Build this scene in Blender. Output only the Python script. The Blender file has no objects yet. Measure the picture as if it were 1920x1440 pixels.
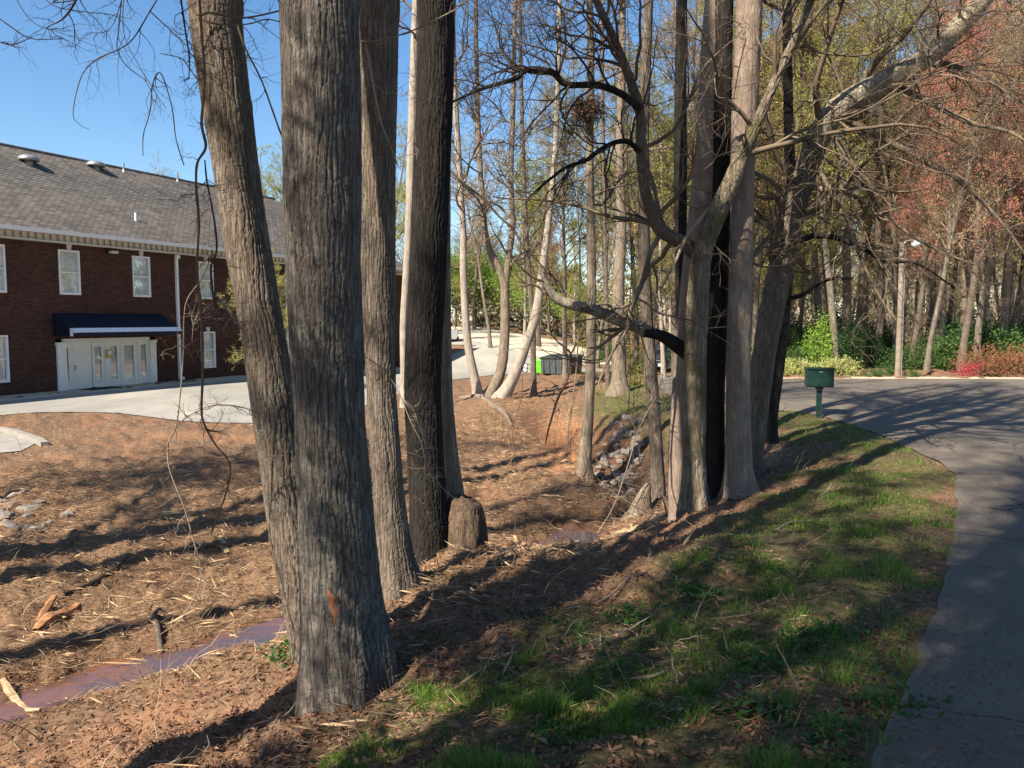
import bpy, math, random
import numpy as np
from mathutils import Vector, Matrix
from mathutils.geometry import delaunay_2d_cdt

# ------------------------------------------------------------------ camera, sky, sun
sc = bpy.context.scene
COL = sc.collection
F = 1500.0                                    # focal length in photo pixels (1920 wide)
PITCH = math.atan(120 / F)
cam_d = bpy.data.cameras.new('camera')
cam_d.sensor_width = 36
cam_d.lens = 36 * F / 1920
cam_d.clip_start = 0.1
cam_d.clip_end = 3000
cam = bpy.data.objects.new('camera', cam_d)
cam.rotation_euler = (math.pi / 2 - PITCH, 0, 0)
COL.objects.link(cam)
sc.camera = cam

SUN_AZ = math.radians(44)                     # shadows run to the right and away
SUN_EL = math.radians(43)
SDIR = Vector((-math.sin(SUN_AZ) * math.cos(SUN_EL), -math.cos(SUN_AZ) * math.cos(SUN_EL), math.sin(SUN_EL)))
world = bpy.data.worlds.new('World')
sc.world = world
world.use_nodes = True
wn = world.node_tree
bg = wn.nodes['Background']
sky = wn.nodes.new('ShaderNodeTexSky')
sky.sky_type = 'NISHITA'
sky.sun_disc = False
sky.sun_elevation = SUN_EL
sky.sun_rotation = math.radians(180) + SUN_AZ
sky.air_density = 1.0
sky.dust_density = 0.4
sky.ozone_density = 2.5
hs = wn.nodes.new('ShaderNodeHueSaturation'); hs.inputs['Saturation'].default_value = 1.2
wn.links.new(sky.outputs[0], hs.inputs['Color']); wn.links.new(hs.outputs[0], bg.inputs[0])
bg.inputs[1].default_value = 0.08
sun_d = bpy.data.lights.new('sun', 'SUN')
sun_d.energy = 5.0
sun_d.angle = math.radians(0.5)
sun_d.color = (1.0, 0.90, 0.76)
sun = bpy.data.objects.new('sun', sun_d)
sun.rotation_euler = SDIR.to_track_quat('Z', 'Y').to_euler()
sun.location = (-20, -20, 30)
COL.objects.link(sun)
sc.view_settings.view_transform = 'Standard'
sc.view_settings.look = 'None'
sc.view_settings.exposure = 1.25
sc.view_settings.gamma = 1
sc.view_settings.use_curve_mapping = False
sc.cycles.max_bounces = 6
sc.cycles.transparent_max_bounces = 8

rng = np.random.default_rng(7)
random.seed(7)

# ------------------------------------------------------------------ pixel <-> world
CP, SP = math.cos(PITCH), math.sin(PITCH)
def ray(px, py):
    a = (np.asarray(px, float) - 960) / F
    b = (720 - np.asarray(py, float)) / F
    return np.stack([a, CP + b * SP, -SP + b * CP], -1)
def P(px, py, D):                             # point of the photo at world depth D
    r = ray(px, py)
    return r * (np.asarray(D, float) / r[..., 1])[..., None]
def V(px, py, D):
    return Vector(P(px, py, D))

# ------------------------------------------------------------------ value noise
_perm = rng.permutation(256)
_perm = np.concatenate([_perm, _perm, _perm])
_grad = rng.normal(size=(256, 3)); _grad /= np.linalg.norm(_grad, axis=1)[:, None]
def noise3(x, y, z):
    x, y, z = np.broadcast_arrays(np.asarray(x, float), y, z)
    xi = np.floor(x).astype(int); yi = np.floor(y).astype(int); zi = np.floor(z).astype(int)
    xf, yf, zf = x - xi, y - yi, z - zi
    u, v, w = [t * t * t * (t * (t * 6 - 15) + 10) for t in (xf, yf, zf)]
    out = 0
    for dx in (0, 1):
        for dy in (0, 1):
            for dz in (0, 1):
                h = _perm[_perm[_perm[(xi + dx) & 255] + ((yi + dy) & 255)] + ((zi + dz) & 255)]
                g = _grad[h]
                d = g[..., 0] * (xf - dx) + g[..., 1] * (yf - dy) + g[..., 2] * (zf - dz)
                out = out + d * (u if dx else 1 - u) * (v if dy else 1 - v) * (w if dz else 1 - w)
    return out * 1.6
def fbm(x, y, z=0.0, o=4):
    s, a = 0, 1.0
    for i in range(o):
        s = s + a * noise3(x * 2 ** i, y * 2 ** i, np.asarray(z) * 2 ** i + i * 7.3); a *= 0.5
    return s
def sstep(a, b, x):
    t = np.clip((x - a) / (b - a), 0, 1)
    return t * t * (3 - 2 * t)

# ------------------------------------------------------------------ mesh buffer
class Buf:
    def __init__(s): s.v = []; s.f = {3: [], 4: []}; s.n = 0; s.at = {}
    def add(s, v, f, **at):
        v = np.asarray(v, float).reshape(-1, 3)
        f = np.asarray(f, int)
        s.v.append(v); s.f[f.shape[1]].append(f + s.n)
        for k in at: s.at.setdefault(k, []).append((s.n, np.asarray(at[k], float)))
        s.n += len(v)
    def build(s, name, mat=None, parent=None, smooth=False):
        me = bpy.data.meshes.new(name)
        v = np.concatenate(s.v) if s.v else np.zeros((0, 3))
        q = np.concatenate(s.f[4]) if s.f[4] else np.zeros((0, 4), int)
        t = np.concatenate(s.f[3]) if s.f[3] else np.zeros((0, 3), int)
        me.vertices.add(len(v)); me.vertices.foreach_set('co', v.astype(np.float32).ravel())
        nl = q.size + t.size
        me.loops.add(nl); me.polygons.add(len(q) + len(t))
        me.loops.foreach_set('vertex_index', np.concatenate([q.ravel(), t.ravel()]).astype(np.int32))
        tot = np.concatenate([np.full(len(q), 4), np.full(len(t), 3)]).astype(np.int32)
        st = np.concatenate([[0], np.cumsum(tot)[:-1]]).astype(np.int32) if len(tot) else tot
        me.polygons.foreach_set('loop_start', st)
        me.polygons.foreach_set('loop_total', tot)
        me.polygons.foreach_set('use_smooth', np.full(len(tot), smooth))
        for k, lst in s.at.items():
            arr = np.zeros(len(v), np.float32)
            for o, a in lst: arr[o:o + len(a)] = a
            me.attributes.new(k, 'FLOAT', 'POINT').data.foreach_set('value', arr)
        me.update(calc_edges=True)
        o = bpy.data.objects.new(name, me)
        if mat: me.materials.append(mat)
        COL.objects.link(o)
        if parent: o.parent = parent
        return o
def tag(o, label=None, cat=None, group=None, kind=None):
    if label: o['label'] = label
    if cat: o['category'] = cat
    if group: o['group'] = group
    if kind: o['kind'] = kind
    return o
def empty(name, loc=(0, 0, 0), rz=0, **k):
    o = bpy.data.objects.new(name, None)
    o.location = loc; o.rotation_euler = (0, 0, rz); o.empty_display_size = 0.3
    COL.objects.link(o)
    return tag(o, **k)
def copy_thing(o, parent=None):
    c = o.copy(); COL.objects.link(c); c.parent = parent
    for ch in KIDS.get(o.name, []):
        d = ch.copy(); COL.objects.link(d); d.parent = c
    return c
KIDS = {}
def box(b, x0, x1, y0, y1, z0, z1):
    v = [(x, y, z) for z in (z0, z1) for y in (y0, y1) for x in (x0, x1)]
    b.add(v, [(0, 2, 3, 1), (4, 5, 7, 6), (0, 1, 5, 4), (2, 6, 7, 3), (0, 4, 6, 2), (1, 3, 7, 5)])
def obox(name, m, par, *a):
    b = Buf(); box(b, *a); return b.build(name, m, par)
def bevel(o, w=0.01, n=2):
    md = o.modifiers.new('bevel', 'BEVEL'); md.width = w; md.segments = n; md.limit_method = 'ANGLE'; return o

# ------------------------------------------------------------------ tubes
def frames(paths):                            # (B,N,3) -> two normals
    t = np.empty_like(paths)
    t[:, 1:-1] = paths[:, 2:] - paths[:, :-2]; t[:, 0] = paths[:, 1] - paths[:, 0]; t[:, -1] = paths[:, -1] - paths[:, -2]
    t /= np.linalg.norm(t, axis=2, keepdims=True) + 1e-9
    mt = np.abs(t).mean(1)
    ref = np.zeros((len(paths), 3)); ref[np.arange(len(paths)), np.argmin(mt, 1)] = 1
    a = np.cross(t, ref[:, None, :]); a /= np.linalg.norm(a, axis=2, keepdims=True) + 1e-9
    return t, a, np.cross(t, a)
def tubes(b, paths, radii, sides):
    if len(paths) == 0: return
    B, N, _ = paths.shape
    t, a, c = frames(paths)
    th = np.arange(sides) / sides * 2 * math.pi
    v = paths[:, :, None, :] + radii[:, :, None, None] * (a[:, :, None, :] * np.cos(th)[None, None, :, None] + c[:, :, None, :] * np.sin(th)[None, None, :, None])
    i = np.arange(B)[:, None, None] * N * sides + np.arange(N - 1)[None, :, None] * sides
    k = np.arange(sides)[None, None, :]; k2 = (k + 1) % sides
    f = np.stack([i + k, i + k2, i + sides + k2, i + sides + k], -1).reshape(-1, 4)
    b.add(v, f)
def catmull(pts, n):
    pts = np.asarray(pts, float)
    p = np.vstack([2 * pts[0] - pts[1], pts, 2 * pts[-1] - pts[-2]])
    u = np.linspace(0, len(pts) - 1 - 1e-6, n); i = u.astype(int); t = (u - i)[:, None]
    a, b_, c, d = p[i], p[i + 1], p[i + 2], p[i + 3]
    return 0.5 * ((2 * b_) + (-a + c) * t + (2 * a - 5 * b_ + 4 * c - d) * t ** 2 + (-a + 3 * b_ - 3 * c + d) * t ** 3)
def grow(st, d, ln, rd, nseg, wob, trop, taper=0.25):
    B = len(st)
    pos = np.empty((B, nseg + 1, 3)); pos[:, 0] = st
    d = d / (np.linalg.norm(d, axis=1, keepdims=True) + 1e-9)
    trop = np.asarray(trop, float)
    for i in range(nseg):
        d = d + rng.normal(size=(B, 3)) * wob + trop
        d /= np.linalg.norm(d, axis=1, keepdims=True)
        pos[:, i + 1] = pos[:, i] + d * (ln / nseg)[:, None]
    r = rd[:, None] * np.linspace(1, taper, nseg + 1)[None]
    return pos, r
def spawn(paths, radii, lens, k, ang=(0.5, 1.1), lf=(0.3, 0.6), tmin=0.2, rf=0.55, rmin=0.002):
    B, N, _ = paths.shape
    bi = np.repeat(np.arange(B), k)
    t = tmin + (0.98 - tmin) * rng.random(len(bi))
    s = t * (N - 1); i = np.minimum(s.astype(int), N - 2); fr = (s - i)[:, None]
    p = paths[bi, i] * (1 - fr) + paths[bi, i + 1] * fr
    tan = paths[bi, i + 1] - paths[bi, i]; tan /= np.linalg.norm(tan, axis=1, keepdims=True) + 1e-9
    q = rng.normal(size=tan.shape); q -= tan * (q * tan).sum(1, keepdims=True); q /= np.linalg.norm(q, axis=1, keepdims=True) + 1e-9
    an = rng.uniform(*ang, len(bi))[:, None]
    d = tan * np.cos(an) + q * np.sin(an)
    r = radii[bi, i] * rf
    ln = lens[bi] * rng.uniform(*lf, len(bi)) * (1.15 - 0.5 * t)
    return p, d, ln, np.maximum(r, rmin)
def leaf_quads(b, pts, size, asp=0.55, flat=0.0, jit=0.35):
    n = len(pts)
    if n == 0: return
    a = rng.normal(size=(n, 3)); a[:, 2] *= (1 - flat)
    a /= np.linalg.norm(a, axis=1, keepdims=True)
    q = rng.normal(size=(n, 3)); q[:, 2] *= (1 - flat); q -= a * (a * q).sum(1, keepdims=True); q /= np.linalg.norm(q, axis=1, keepdims=True)
    nn = np.cross(a, q)
    s = size * rng.uniform(1 - jit, 1 + jit, n)[:, None]
    v = np.stack([pts - a * s * .5, pts + q * s * asp * .5 + nn * s * .12, pts + a * s * .5, pts - q * s * asp * .5 + nn * s * .12], 1)
    b.add(v, np.arange(n * 4).reshape(n, 4))

# ------------------------------------------------------------------ materials
def newmat(name):
    m = bpy.data.materials.new(name); m.use_nodes = True
    nt = m.node_tree; nt.nodes.clear()
    return m, nt, nt.nodes, nt.links
def N(nt, t, **k):
    n = nt.nodes.new('ShaderNode' + t)
    for a, b in k.items(): setattr(n, a, b)
    return n
def ramp(nt, fac, stops, interp='LINEAR'):
    r = N(nt, 'ValToRGB'); r.color_ramp.interpolation = interp
    e = r.color_ramp.elements
    while len(e) < len(stops): e.new(0.5)
    for i, (p, c) in enumerate(stops):
        e[i].position = p; e[i].color = (*c, 1) if len(c) == 3 else c
    nt.links.new(fac, r.inputs[0]); return r.outputs[0]
def mix(nt, f, a, b, mode='MIX'):
    m = N(nt, 'Mix', data_type='RGBA', blend_type=mode)
    for s, v in ((0, f), (6, a), (7, b)):
        if isinstance(v, (int, float)): m.inputs[s].default_value = v
        elif isinstance(v, tuple): m.inputs[s].default_value = (*v, 1) if len(v) == 3 else v
        else: nt.links.new(v, m.inputs[s])
    return m.outputs[2]
def mth(nt, op, a, b=0.0, c=None, clamp=False):
    m = N(nt, 'Math', operation=op, use_clamp=clamp)
    for s, v in enumerate((a, b) if c is None else (a, b, c)):
        if isinstance(v, (int, float)): m.inputs[s].default_value = v
        else: nt.links.new(v, m.inputs[s])
    return m.outputs[0]
def coords(nt, scale=(1, 1, 1), kind='Object', rot=(0, 0, 0)):
    tc = N(nt, 'TexCoord'); mp = N(nt, 'Mapping')
    nt.links.new(tc.outputs[kind], mp.inputs[0]); mp.inputs['Scale'].default_value = scale; mp.inputs['Rotation'].default_value = rot
    return mp.outputs[0]
def noi(nt, co, s, det=4, rough=0.55, dist=0.0, out=0):
    n = N(nt, 'TexNoise'); n.inputs['Scale'].default_value = s; n.inputs['Detail'].default_value = det
    n.inputs['Roughness'].default_value = rough; n.inputs['Distortion'].default_value = dist
    nt.links.new(co, n.inputs['Vector']); return n.outputs[out]
def finish(nt, col, rough=0.8, bump=None, bs=0.5, bd=0.01, spec=0.3, metal=0.0, trans=0.0, emit=None):
    p = N(nt, 'BsdfPrincipled'); o = N(nt, 'OutputMaterial')
    if isinstance(col, tuple): p.inputs['Base Color'].default_value = (*col, 1)
    else: nt.links.new(col, p.inputs['Base Color'])
    if isinstance(rough, (int, float)): p.inputs['Roughness'].default_value = rough
    else: nt.links.new(rough, p.inputs['Roughness'])
    p.inputs['Specular IOR Level'].default_value = spec; p.inputs['Metallic'].default_value = metal
    if bump is not None:
        bn = N(nt, 'Bump'); bn.inputs['Strength'].default_value = bs; bn.inputs['Distance'].default_value = bd
        nt.links.new(bump, bn.inputs['Height']); nt.links.new(bn.outputs[0], p.inputs['Normal'])
    if trans > 0:
        t = N(nt, 'BsdfTranslucent'); ms = N(nt, 'MixShader'); ms.inputs[0].default_value = trans
        if isinstance(col, tuple): t.inputs[0].default_value = (*col, 1)
        else: nt.links.new(col, t.inputs[0])
        nt.links.new(p.outputs[0], ms.inputs[1]); nt.links.new(t.outputs[0], ms.inputs[2]); nt.links.new(ms.outputs[0], o.inputs[0])
    else: nt.links.new(p.outputs[0], o.inputs[0])
def simple(name, c, rough=0.6, var=0.15, sc_=6.0, spec=0.3, metal=0.0, bump=0.15, bd=0.004):
    m, nt, nn, L = newmat(name)
    co = coords(nt); n = noi(nt, co, sc_, 5)
    c2 = tuple(max(0, x * (1 - var)) for x in c); c3 = tuple(min(1, x * (1 + var)) for x in c)
    finish(nt, ramp(nt, n, [(0.3, c2), (0.7, c3)]), rough, noi(nt, co, sc_ * 6, 3), bump, bd, spec, metal)
    return m
def leafmat(name, cols, trans=0.35, rough=0.6):
    m, nt, nn, L = newmat(name)
    g = N(nt, 'NewGeometry')
    st = [(i / max(1, len(cols) - 1), c) for i, c in enumerate(cols)]
    finish(nt, ramp(nt, g.outputs['Random Per Island'], st), rough, trans=trans, spec=0.25)
    return m
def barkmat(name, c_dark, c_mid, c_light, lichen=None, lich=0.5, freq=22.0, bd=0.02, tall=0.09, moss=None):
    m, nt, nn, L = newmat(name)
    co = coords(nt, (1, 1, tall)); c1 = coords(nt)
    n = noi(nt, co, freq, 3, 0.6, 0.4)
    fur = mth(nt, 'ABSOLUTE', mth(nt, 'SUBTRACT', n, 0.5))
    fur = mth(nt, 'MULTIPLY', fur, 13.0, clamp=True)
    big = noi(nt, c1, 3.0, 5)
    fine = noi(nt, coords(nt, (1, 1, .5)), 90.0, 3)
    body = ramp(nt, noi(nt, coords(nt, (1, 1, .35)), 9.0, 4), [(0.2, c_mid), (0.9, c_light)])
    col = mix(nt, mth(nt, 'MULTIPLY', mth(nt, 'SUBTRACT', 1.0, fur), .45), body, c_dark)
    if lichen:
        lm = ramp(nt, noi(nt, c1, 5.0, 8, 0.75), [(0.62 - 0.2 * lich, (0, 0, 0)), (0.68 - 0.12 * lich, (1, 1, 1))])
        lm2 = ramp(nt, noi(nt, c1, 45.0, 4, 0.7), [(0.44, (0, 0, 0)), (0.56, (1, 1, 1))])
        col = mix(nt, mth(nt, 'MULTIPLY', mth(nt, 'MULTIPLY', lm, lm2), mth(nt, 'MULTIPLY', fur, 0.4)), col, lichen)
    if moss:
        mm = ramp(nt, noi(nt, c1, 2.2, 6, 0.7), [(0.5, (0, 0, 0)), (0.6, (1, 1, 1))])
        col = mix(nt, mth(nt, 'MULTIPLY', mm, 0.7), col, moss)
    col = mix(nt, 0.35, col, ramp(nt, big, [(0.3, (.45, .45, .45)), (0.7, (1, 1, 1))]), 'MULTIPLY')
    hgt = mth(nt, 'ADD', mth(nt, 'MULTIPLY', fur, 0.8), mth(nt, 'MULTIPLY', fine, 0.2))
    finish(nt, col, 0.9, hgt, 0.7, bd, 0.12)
    return m

M = {}
M['bark_gray'] = barkmat('bark_gray', (.045, .032, .023), (.135, .105, .08), (.255, .205, .16), (.30, .32, .27), .55, 36, .02)
M['bark_lichen'] = barkmat('bark_lichen', (.028, .023, .019), (.10, .082, .068), (.19, .16, .135), (.24, .27, .24), 1.0, 36, .015)
M['bark_tan'] = barkmat('bark_tan', (.055, .038, .026), (.19, .145, .105), (.36, .29, .215), (.34, .36, .28), .6, 26, .015)
M['bark_dark_shade'] = barkmat('bark_dark_shade', (.010, .009, .008), (.022, .019, .017), (.045, .038, .033), (.05, .055, .05), .4, 24, .02)  # near-black trunks: their shade is put into the bark colour
M['bark_brown'] = barkmat('bark_brown', (.03, .02, .014), (.10, .068, .045), (.20, .14, .095), (.2, .2, .15), .3, 26, .015)
M['bark_smooth'] = barkmat('bark_smooth', (.13, .09, .065), (.20, .15, .115), (.40, .31, .245), (.46, .44, .38), .5, 34, .006)
M['bark_moss'] = barkmat('bark_moss', (.05, .036, .024), (.15, .115, .08), (.30, .24, .17), (.42, .42, .32), .9, 26, .014, moss=(.11, .10, .04))
M['bark_limb'] = barkmat('bark_limb', (.08, .065, .045), (.24, .20, .14), (.42, .37, .28), (.55, .54, .44), 1.1, 28, .012)
M['bark_far'] = barkmat('bark_far', (.06, .05, .04), (.16, .13, .10), (.32, .27, .21), (.3, .32, .26), .5, 14, .02)
M['bark_pale'] = barkmat('bark_pale', (.16, .13, .10), (.30, .25, .20), (.46, .40, .33), (.45, .45, .38), .5, 14, .01)
M['twig'] = simple('twig', (.15, .115, .08), .85, .4, 3.0, .15)
M['twig_pale'] = simple('twig_pale', (.26, .20, .145), .85, .35, 3.0, .15)
M['twig_dark'] = simple('twig_dark', (.06, .045, .034), .85, .4, 3.0, .15)
M['vine'] = simple('vine', (.15, .095, .06), .85, .35, 8.0, .15)
M['bud_green'] = leafmat('bud_green', [(.38, .40, .07), (.50, .50, .13), (.28, .32, .06), (.46, .38, .14)], .5)
M['bud_tan'] = leafmat('bud_tan', [(.42, .28, .12), (.52, .36, .17), (.30, .19, .09), (.40, .38, .11)], .4)
M['leaf_red'] = leafmat('leaf_red', [(.66, .22, .15), (.78, .34, .24), (.55, .15, .11), (.66, .38, .24)], .4)
M['leaf_bright'] = leafmat('leaf_bright', [(.24, .38, .05), (.33, .50, .08), (.17, .30, .04), (.38, .54, .12)], .5)
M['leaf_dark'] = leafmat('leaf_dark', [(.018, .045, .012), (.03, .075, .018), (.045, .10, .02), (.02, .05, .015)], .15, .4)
M['leaf_mid'] = leafmat('leaf_mid', [(.035, .085, .018), (.07, .14, .03), (.05, .10, .03)], .3, .5)
M['leaf_straw'] = leafmat('leaf_straw', [(.34, .37, .10), (.46, .46, .18), (.26, .32, .07), (.52, .48, .26)], .35)
M['leaf_azalea'] = leafmat('leaf_azalea', [(.22, .07, .05), (.34, .12, .07), (.12, .14, .04), (.30, .10, .06)], .3)
M['flower_red'] = leafmat('flower_red', [(.42, .02, .06), (.52, .06, .10)], .3)
M['undergrowth'] = leafmat('undergrowth', [(.20, .15, .10), (.12, .13, .05), (.28, .21, .14), (.10, .09, .06), (.22, .22, .08)], .2)
M['grass'] = leafmat('grass', [(.065, .15, .02), (.12, .24, .032), (.19, .31, .05), (.085, .18, .025), (.22, .23, .07)], .4, .5)
M['straw'] = leafmat('straw', [(.18, .10, .055), (.40, .25, .14), (.28, .165, .09), (.12, .065, .038), (.50, .35, .20), (.22, .12, .065), (.14, .08, .045), (.32, .17, .09)], 0.0, .8)
M['litter'] = leafmat('litter', [(.14, .07, .04), (.26, .14, .08), (.20, .10, .055), (.10, .055, .035), (.33, .20, .13)], .1, .8)
M['wood_chip'] = simple('wood_chip', (.40, .28, .155), .8, .3, 9)
M['wound'] = simple('wound', (.27, .11, .05), .85, .5, 12)
M['wood_orange'] = simple('wood_orange', (.30, .145, .07), .8, .4, 7)
# ------------------------------------------------------------------ terrain heights
CTRL = [  # (px, py, depth): ground seen at that pixel, that far away
 (1900,1440,2.95),(1300,1440,2.95),(900,1430,2.95),(650,1300,4.8),(575,1240,5.6),(735,1110,7.05),(300,1420,4.7),(0,1440,5.1),
 (270,1250,7.25),(0,1300,6.8),(540,1190,8.0),(745,1122,9.1),(900,1062,10.2),(950,1045,10.6),(1050,1020,11.3),(1160,950,13.5),(1180,885,16.5),(1080,850,19),(1010,800,24),(990,772,29),
 (1100,885,15.8),(0,1100,9.1),(250,1000,11.4),(0,850,17.6),(250,850,17.6),(480,860,17.2),(480,797,22),(0,780,24),(250,775,25),(860,900,14.6),(860,820,20),
 (900,980,12.0),(300,740,31),(0,745,30),(460,708,41),(757,690,55),(850,712,42),(1000,700,46),(900,742,34),(1000,745,33),(1130,697,46),(960,745,32),
 (860,618,80),(1150,690,50),(1160,738,27),(1240,760,22),(1150,780,20),(1110,800,18.6),(1160,825,17.2),(1140,900,14.9),
 (1300,970,10.6),(1345,940,11),(1390,925,11.1),(1435,835,14.3),(1235,930,13.2),(800,1062,8.15),(870,1062,8.3),
 (1535,783,17),(1450,770,18),(1640,810,14.5),(1790,890,10),(1790,1000,7.1),(1770,1100,5.6),(1700,1290,4.0),(1300,1250,4.4),
 (1200,1200,4.75),(1200,1050,6.9),(1400,1000,7.7),(1550,900,9.9),(1050,1150,5.9),(1000,1250,4.8),(1920,800,15.5),(1920,1000,7.4),
 (1900,712,28),(1450,712,28),(1680,712,28),(1600,690,40),(1900,690,40),(1300,695,38),(1240,722,28),
 (847,632,70),(847,612,88),(947,651,60),(1032,635,75),(1149,667,60),(1150,640,85),(954,610,95),(1083,630,95),(1400,640,110),(1800,640,110)]
cp = np.array([P(a, b, d) for a, b, d in CTRL])
extra = np.array([(-8, 3.2, -3.2), (-14, -1, -3.4), (-3, 1, -2.1), (0, 0, -1.66), (4, 0, -1.66), (-4, -5, -1.9), (3, -6, -1.7), (10, -5, -1.7), (16, 6, -1.75), (-10, -8, -2.3),
                  (-14, 9, -3.0), (-20, 3, -3.0), (-24, 16, -2.95), (-30, 30, -2.9), (-34, 60, -3.2), (-15, 90, -2.0), (-60, 60, -3), (-60, 0, -3), (60, 0, -2), (60, 60, -2.3), (40, 20, -2.1),
                  (0, -60, -2), (-60, -60, -2.5), (60, -60, -2), (0, 140, -.5), (-90, 140, -1), (90, 140, -1.5), (-20, -20, -2.4), (20, -20, -1.9), (26, 12, -1.95)])
cp = np.vstack([cp, extra])
def _k(d2): return 0.5 * d2 * np.log(d2 + 1e-6)
_n = len(cp)
_A = np.zeros((_n + 3, _n + 3))
_d2 = ((cp[:, None, :2] - cp[None, :, :2]) ** 2).sum(2)
_A[:_n, :_n] = _k(_d2) + np.eye(_n) * 0.6
_A[:_n, _n] = 1; _A[:_n, _n + 1:] = cp[:, :2]; _A[_n:, :_n] = _A[:_n, _n:].T
_w = np.linalg.solve(_A, np.concatenate([cp[:, 2], [0, 0, 0]]))
def tps(x, y):
    x, y = np.broadcast_arrays(np.asarray(x, float), np.asarray(y, float))
    sh = x.shape; x = x.ravel(); y = y.ravel(); out = np.empty(len(x))
    for i in range(0, len(x), 40000):
        xx, yy = x[i:i + 40000], y[i:i + 40000]
        d2 = (xx[:, None] - cp[None, :, 0]) ** 2 + (yy[:, None] - cp[None, :, 1]) ** 2
        out[i:i + 40000] = _k(d2) @ _w[:_n] + _w[_n] + _w[_n + 1] * xx + _w[_n + 2] * yy
    r = np.hypot(x, y)
    far = sstep(110, 170, r)
    out = out * (1 - far) + (-1.5) * far
    return np.clip(out, -3.9, 0).reshape(sh)
def polyline_dist(pl, x, y):
    best = np.full(np.shape(x), 1e9); 
    for (ax, ay), (bx, by) in zip(pl[:-1], pl[1:]):
        dx, dy = bx - ax, by - ay
        t = np.clip(((x - ax) * dx + (y - ay) * dy) / (dx * dx + dy * dy), 0, 1)
        best = np.minimum(best, np.hypot(x - ax - t * dx, y - ay - t * dy))
    return best
def sdf(poly, x, y):                          # negative inside
    d = polyline_dist(list(poly) + [poly[0]], x, y)
    ins = np.zeros(np.shape(x), bool)
    n = len(poly)
    for i in range(n):
        (ax, ay), (bx, by) = poly[i], poly[(i + 1) % n]
        if ay == by: continue
        c = ((ay > y) != (by > y)) & (x < (bx - ax) * (y - ay) / (by - ay) + ax)
        ins ^= c
    return np.where(ins, -d, d)
def G(px, py):                                # where a pixel's ray meets the ground
    r = ray(px, py); D = np.geomspace(1.5, 160, 500)
    p = r[None] * (D / r[1])[:, None]
    h = tps(p[:, 0], p[:, 1])
    below = np.nonzero(p[:, 2] < h)[0]
    if len(below) == 0: return tuple(p[-1, :2])
    i = max(below[0], 1); a = p[i - 1, 2] - h[i - 1]; b = h[i] - p[i, 2]
    q = p[i - 1] + (p[i] - p[i - 1]) * (a / (a + b + 1e-9))
    return (q[0], q[1])
CREEK = [(-14, -1), (-8, 3.4), (-5.2, 6.0)] + [tuple(P(*c)[:2]) for c in [(60,1290,6.9),(270,1245,7.35),(540,1190,8.0),(745,1122,9.1),(950,1045,10.6),(1050,1020,11.3),(1160,955,13.4),(1180,885,16.5),(1080,850,19),(1010,800,24),(990,772,29)]]
CREEK = [tuple(q) for q in catmull(np.array([(a, b, 0) for a, b in CREEK]), 80)[:, :2]]
WATER_Z = -3.14
ROAD = [G(a, b) for a, b in [(1560,1600),(1640,1450),(1655,1390),(1700,1290),(1738,1190),(1770,1100),(1786,1020),(1793,950),(1792,890),(1760,866),(1700,840),(1640,812),(1590,795),(1540,780),(1480,772),(1400,768),(1330,752),(1245,738)]]
ROAD += [G(1205, 712), G(1240, 703), G(1340, 706), G(1450, 712), G(1600, 711), G(1760, 711), G(1920, 712), (26, 26), (40, 22), (30, 5), (14, -2), (12, -14), (0.5, -14), (0.3, -1)]
LOT = [G(a, b) for a, b in [(-60,786),(0,779),(60,774),(121,773),(180,773),(233,776),(290,783),(340,790),(410,793),(476,794),(560,788),(640,775),(700,755),(750,738),(800,722),(850,712),(920,704),(1000,699),(1130,697),(1160,694)]]
LOT_FAR = [tuple(P(1071,688,52)[:2]), tuple(P(1010,668,56)[:2]), tuple(P(947,651,60)[:2]), tuple(P(847,632,70)[:2]), (-9, 78), (-14, 70)]
FD = np.array([math.sin(math.radians(24.7)), math.cos(math.radians(24.7))]); FN = np.array([FD[1], -FD[0]]); FO = np.array([-19.2, 30.0])
def fac(u, v=0): return tuple(FO + FD * u + FN * v)     # u along the facade, v outward
LOT += LOT_FAR + [fac(36, 1.6), fac(28.6, 1.6), fac(0, 1.6), fac(-14, 1.6)]
LANE = [tuple(P(*c)[:2]) for c in [(1071,688,52),(1010,668,56),(947,651,60),(847,632,70)]] + [(-9, 78), (-14, 95), tuple(P(847,612,88)[:2]), tuple(P(940,622,80)[:2]), tuple(P(1032,637,74)[:2]), tuple(P(1149,662,62)[:2]), tuple(P(1180,685,53)[:2])]
LANE2 = [tuple(P(*c)[:2]) for c in [(900,612,93),(954,616,90),(1010,628,84),(1083,640,80),(1110,636,84),(1083,622,97),(1000,613,103),(930,607,105)]]
APRON = [G(a, b) for a, b in [(-80,816),(0,812),(30,818),(66,832),(40,846),(0,850),(-80,856)]]
G1 = [G(a, b) for a, b in [(560,1500),(640,1400),(690,1350),(800,1300),(900,1250),(1010,1200),(1110,1145),(1220,1110),(1330,1030),(1420,960),(1500,895),(1560,862),(1550,832),(1480,830),(1440,800),(1410,800),(1390,770),(1440,765),(1560,780),(1650,812),(1710,842),(1800,885),(1800,960),(1780,1100),(1710,1290),(1650,1450),(1560,1600)]]
G2 = [G(a, b) for a, b in [(1085,760),(1110,782),(1180,792),(1230,830),(1290,860),(1330,800),(1400,775),(1330,755),(1245,740),(1205,714),(1180,718),(1150,735)]]
CLAY = [G(a, b) for a, b in [(1040,770),(1090,790),(1110,830),(1090,880),(1050,880),(1010,840),(1020,790)]]
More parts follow.
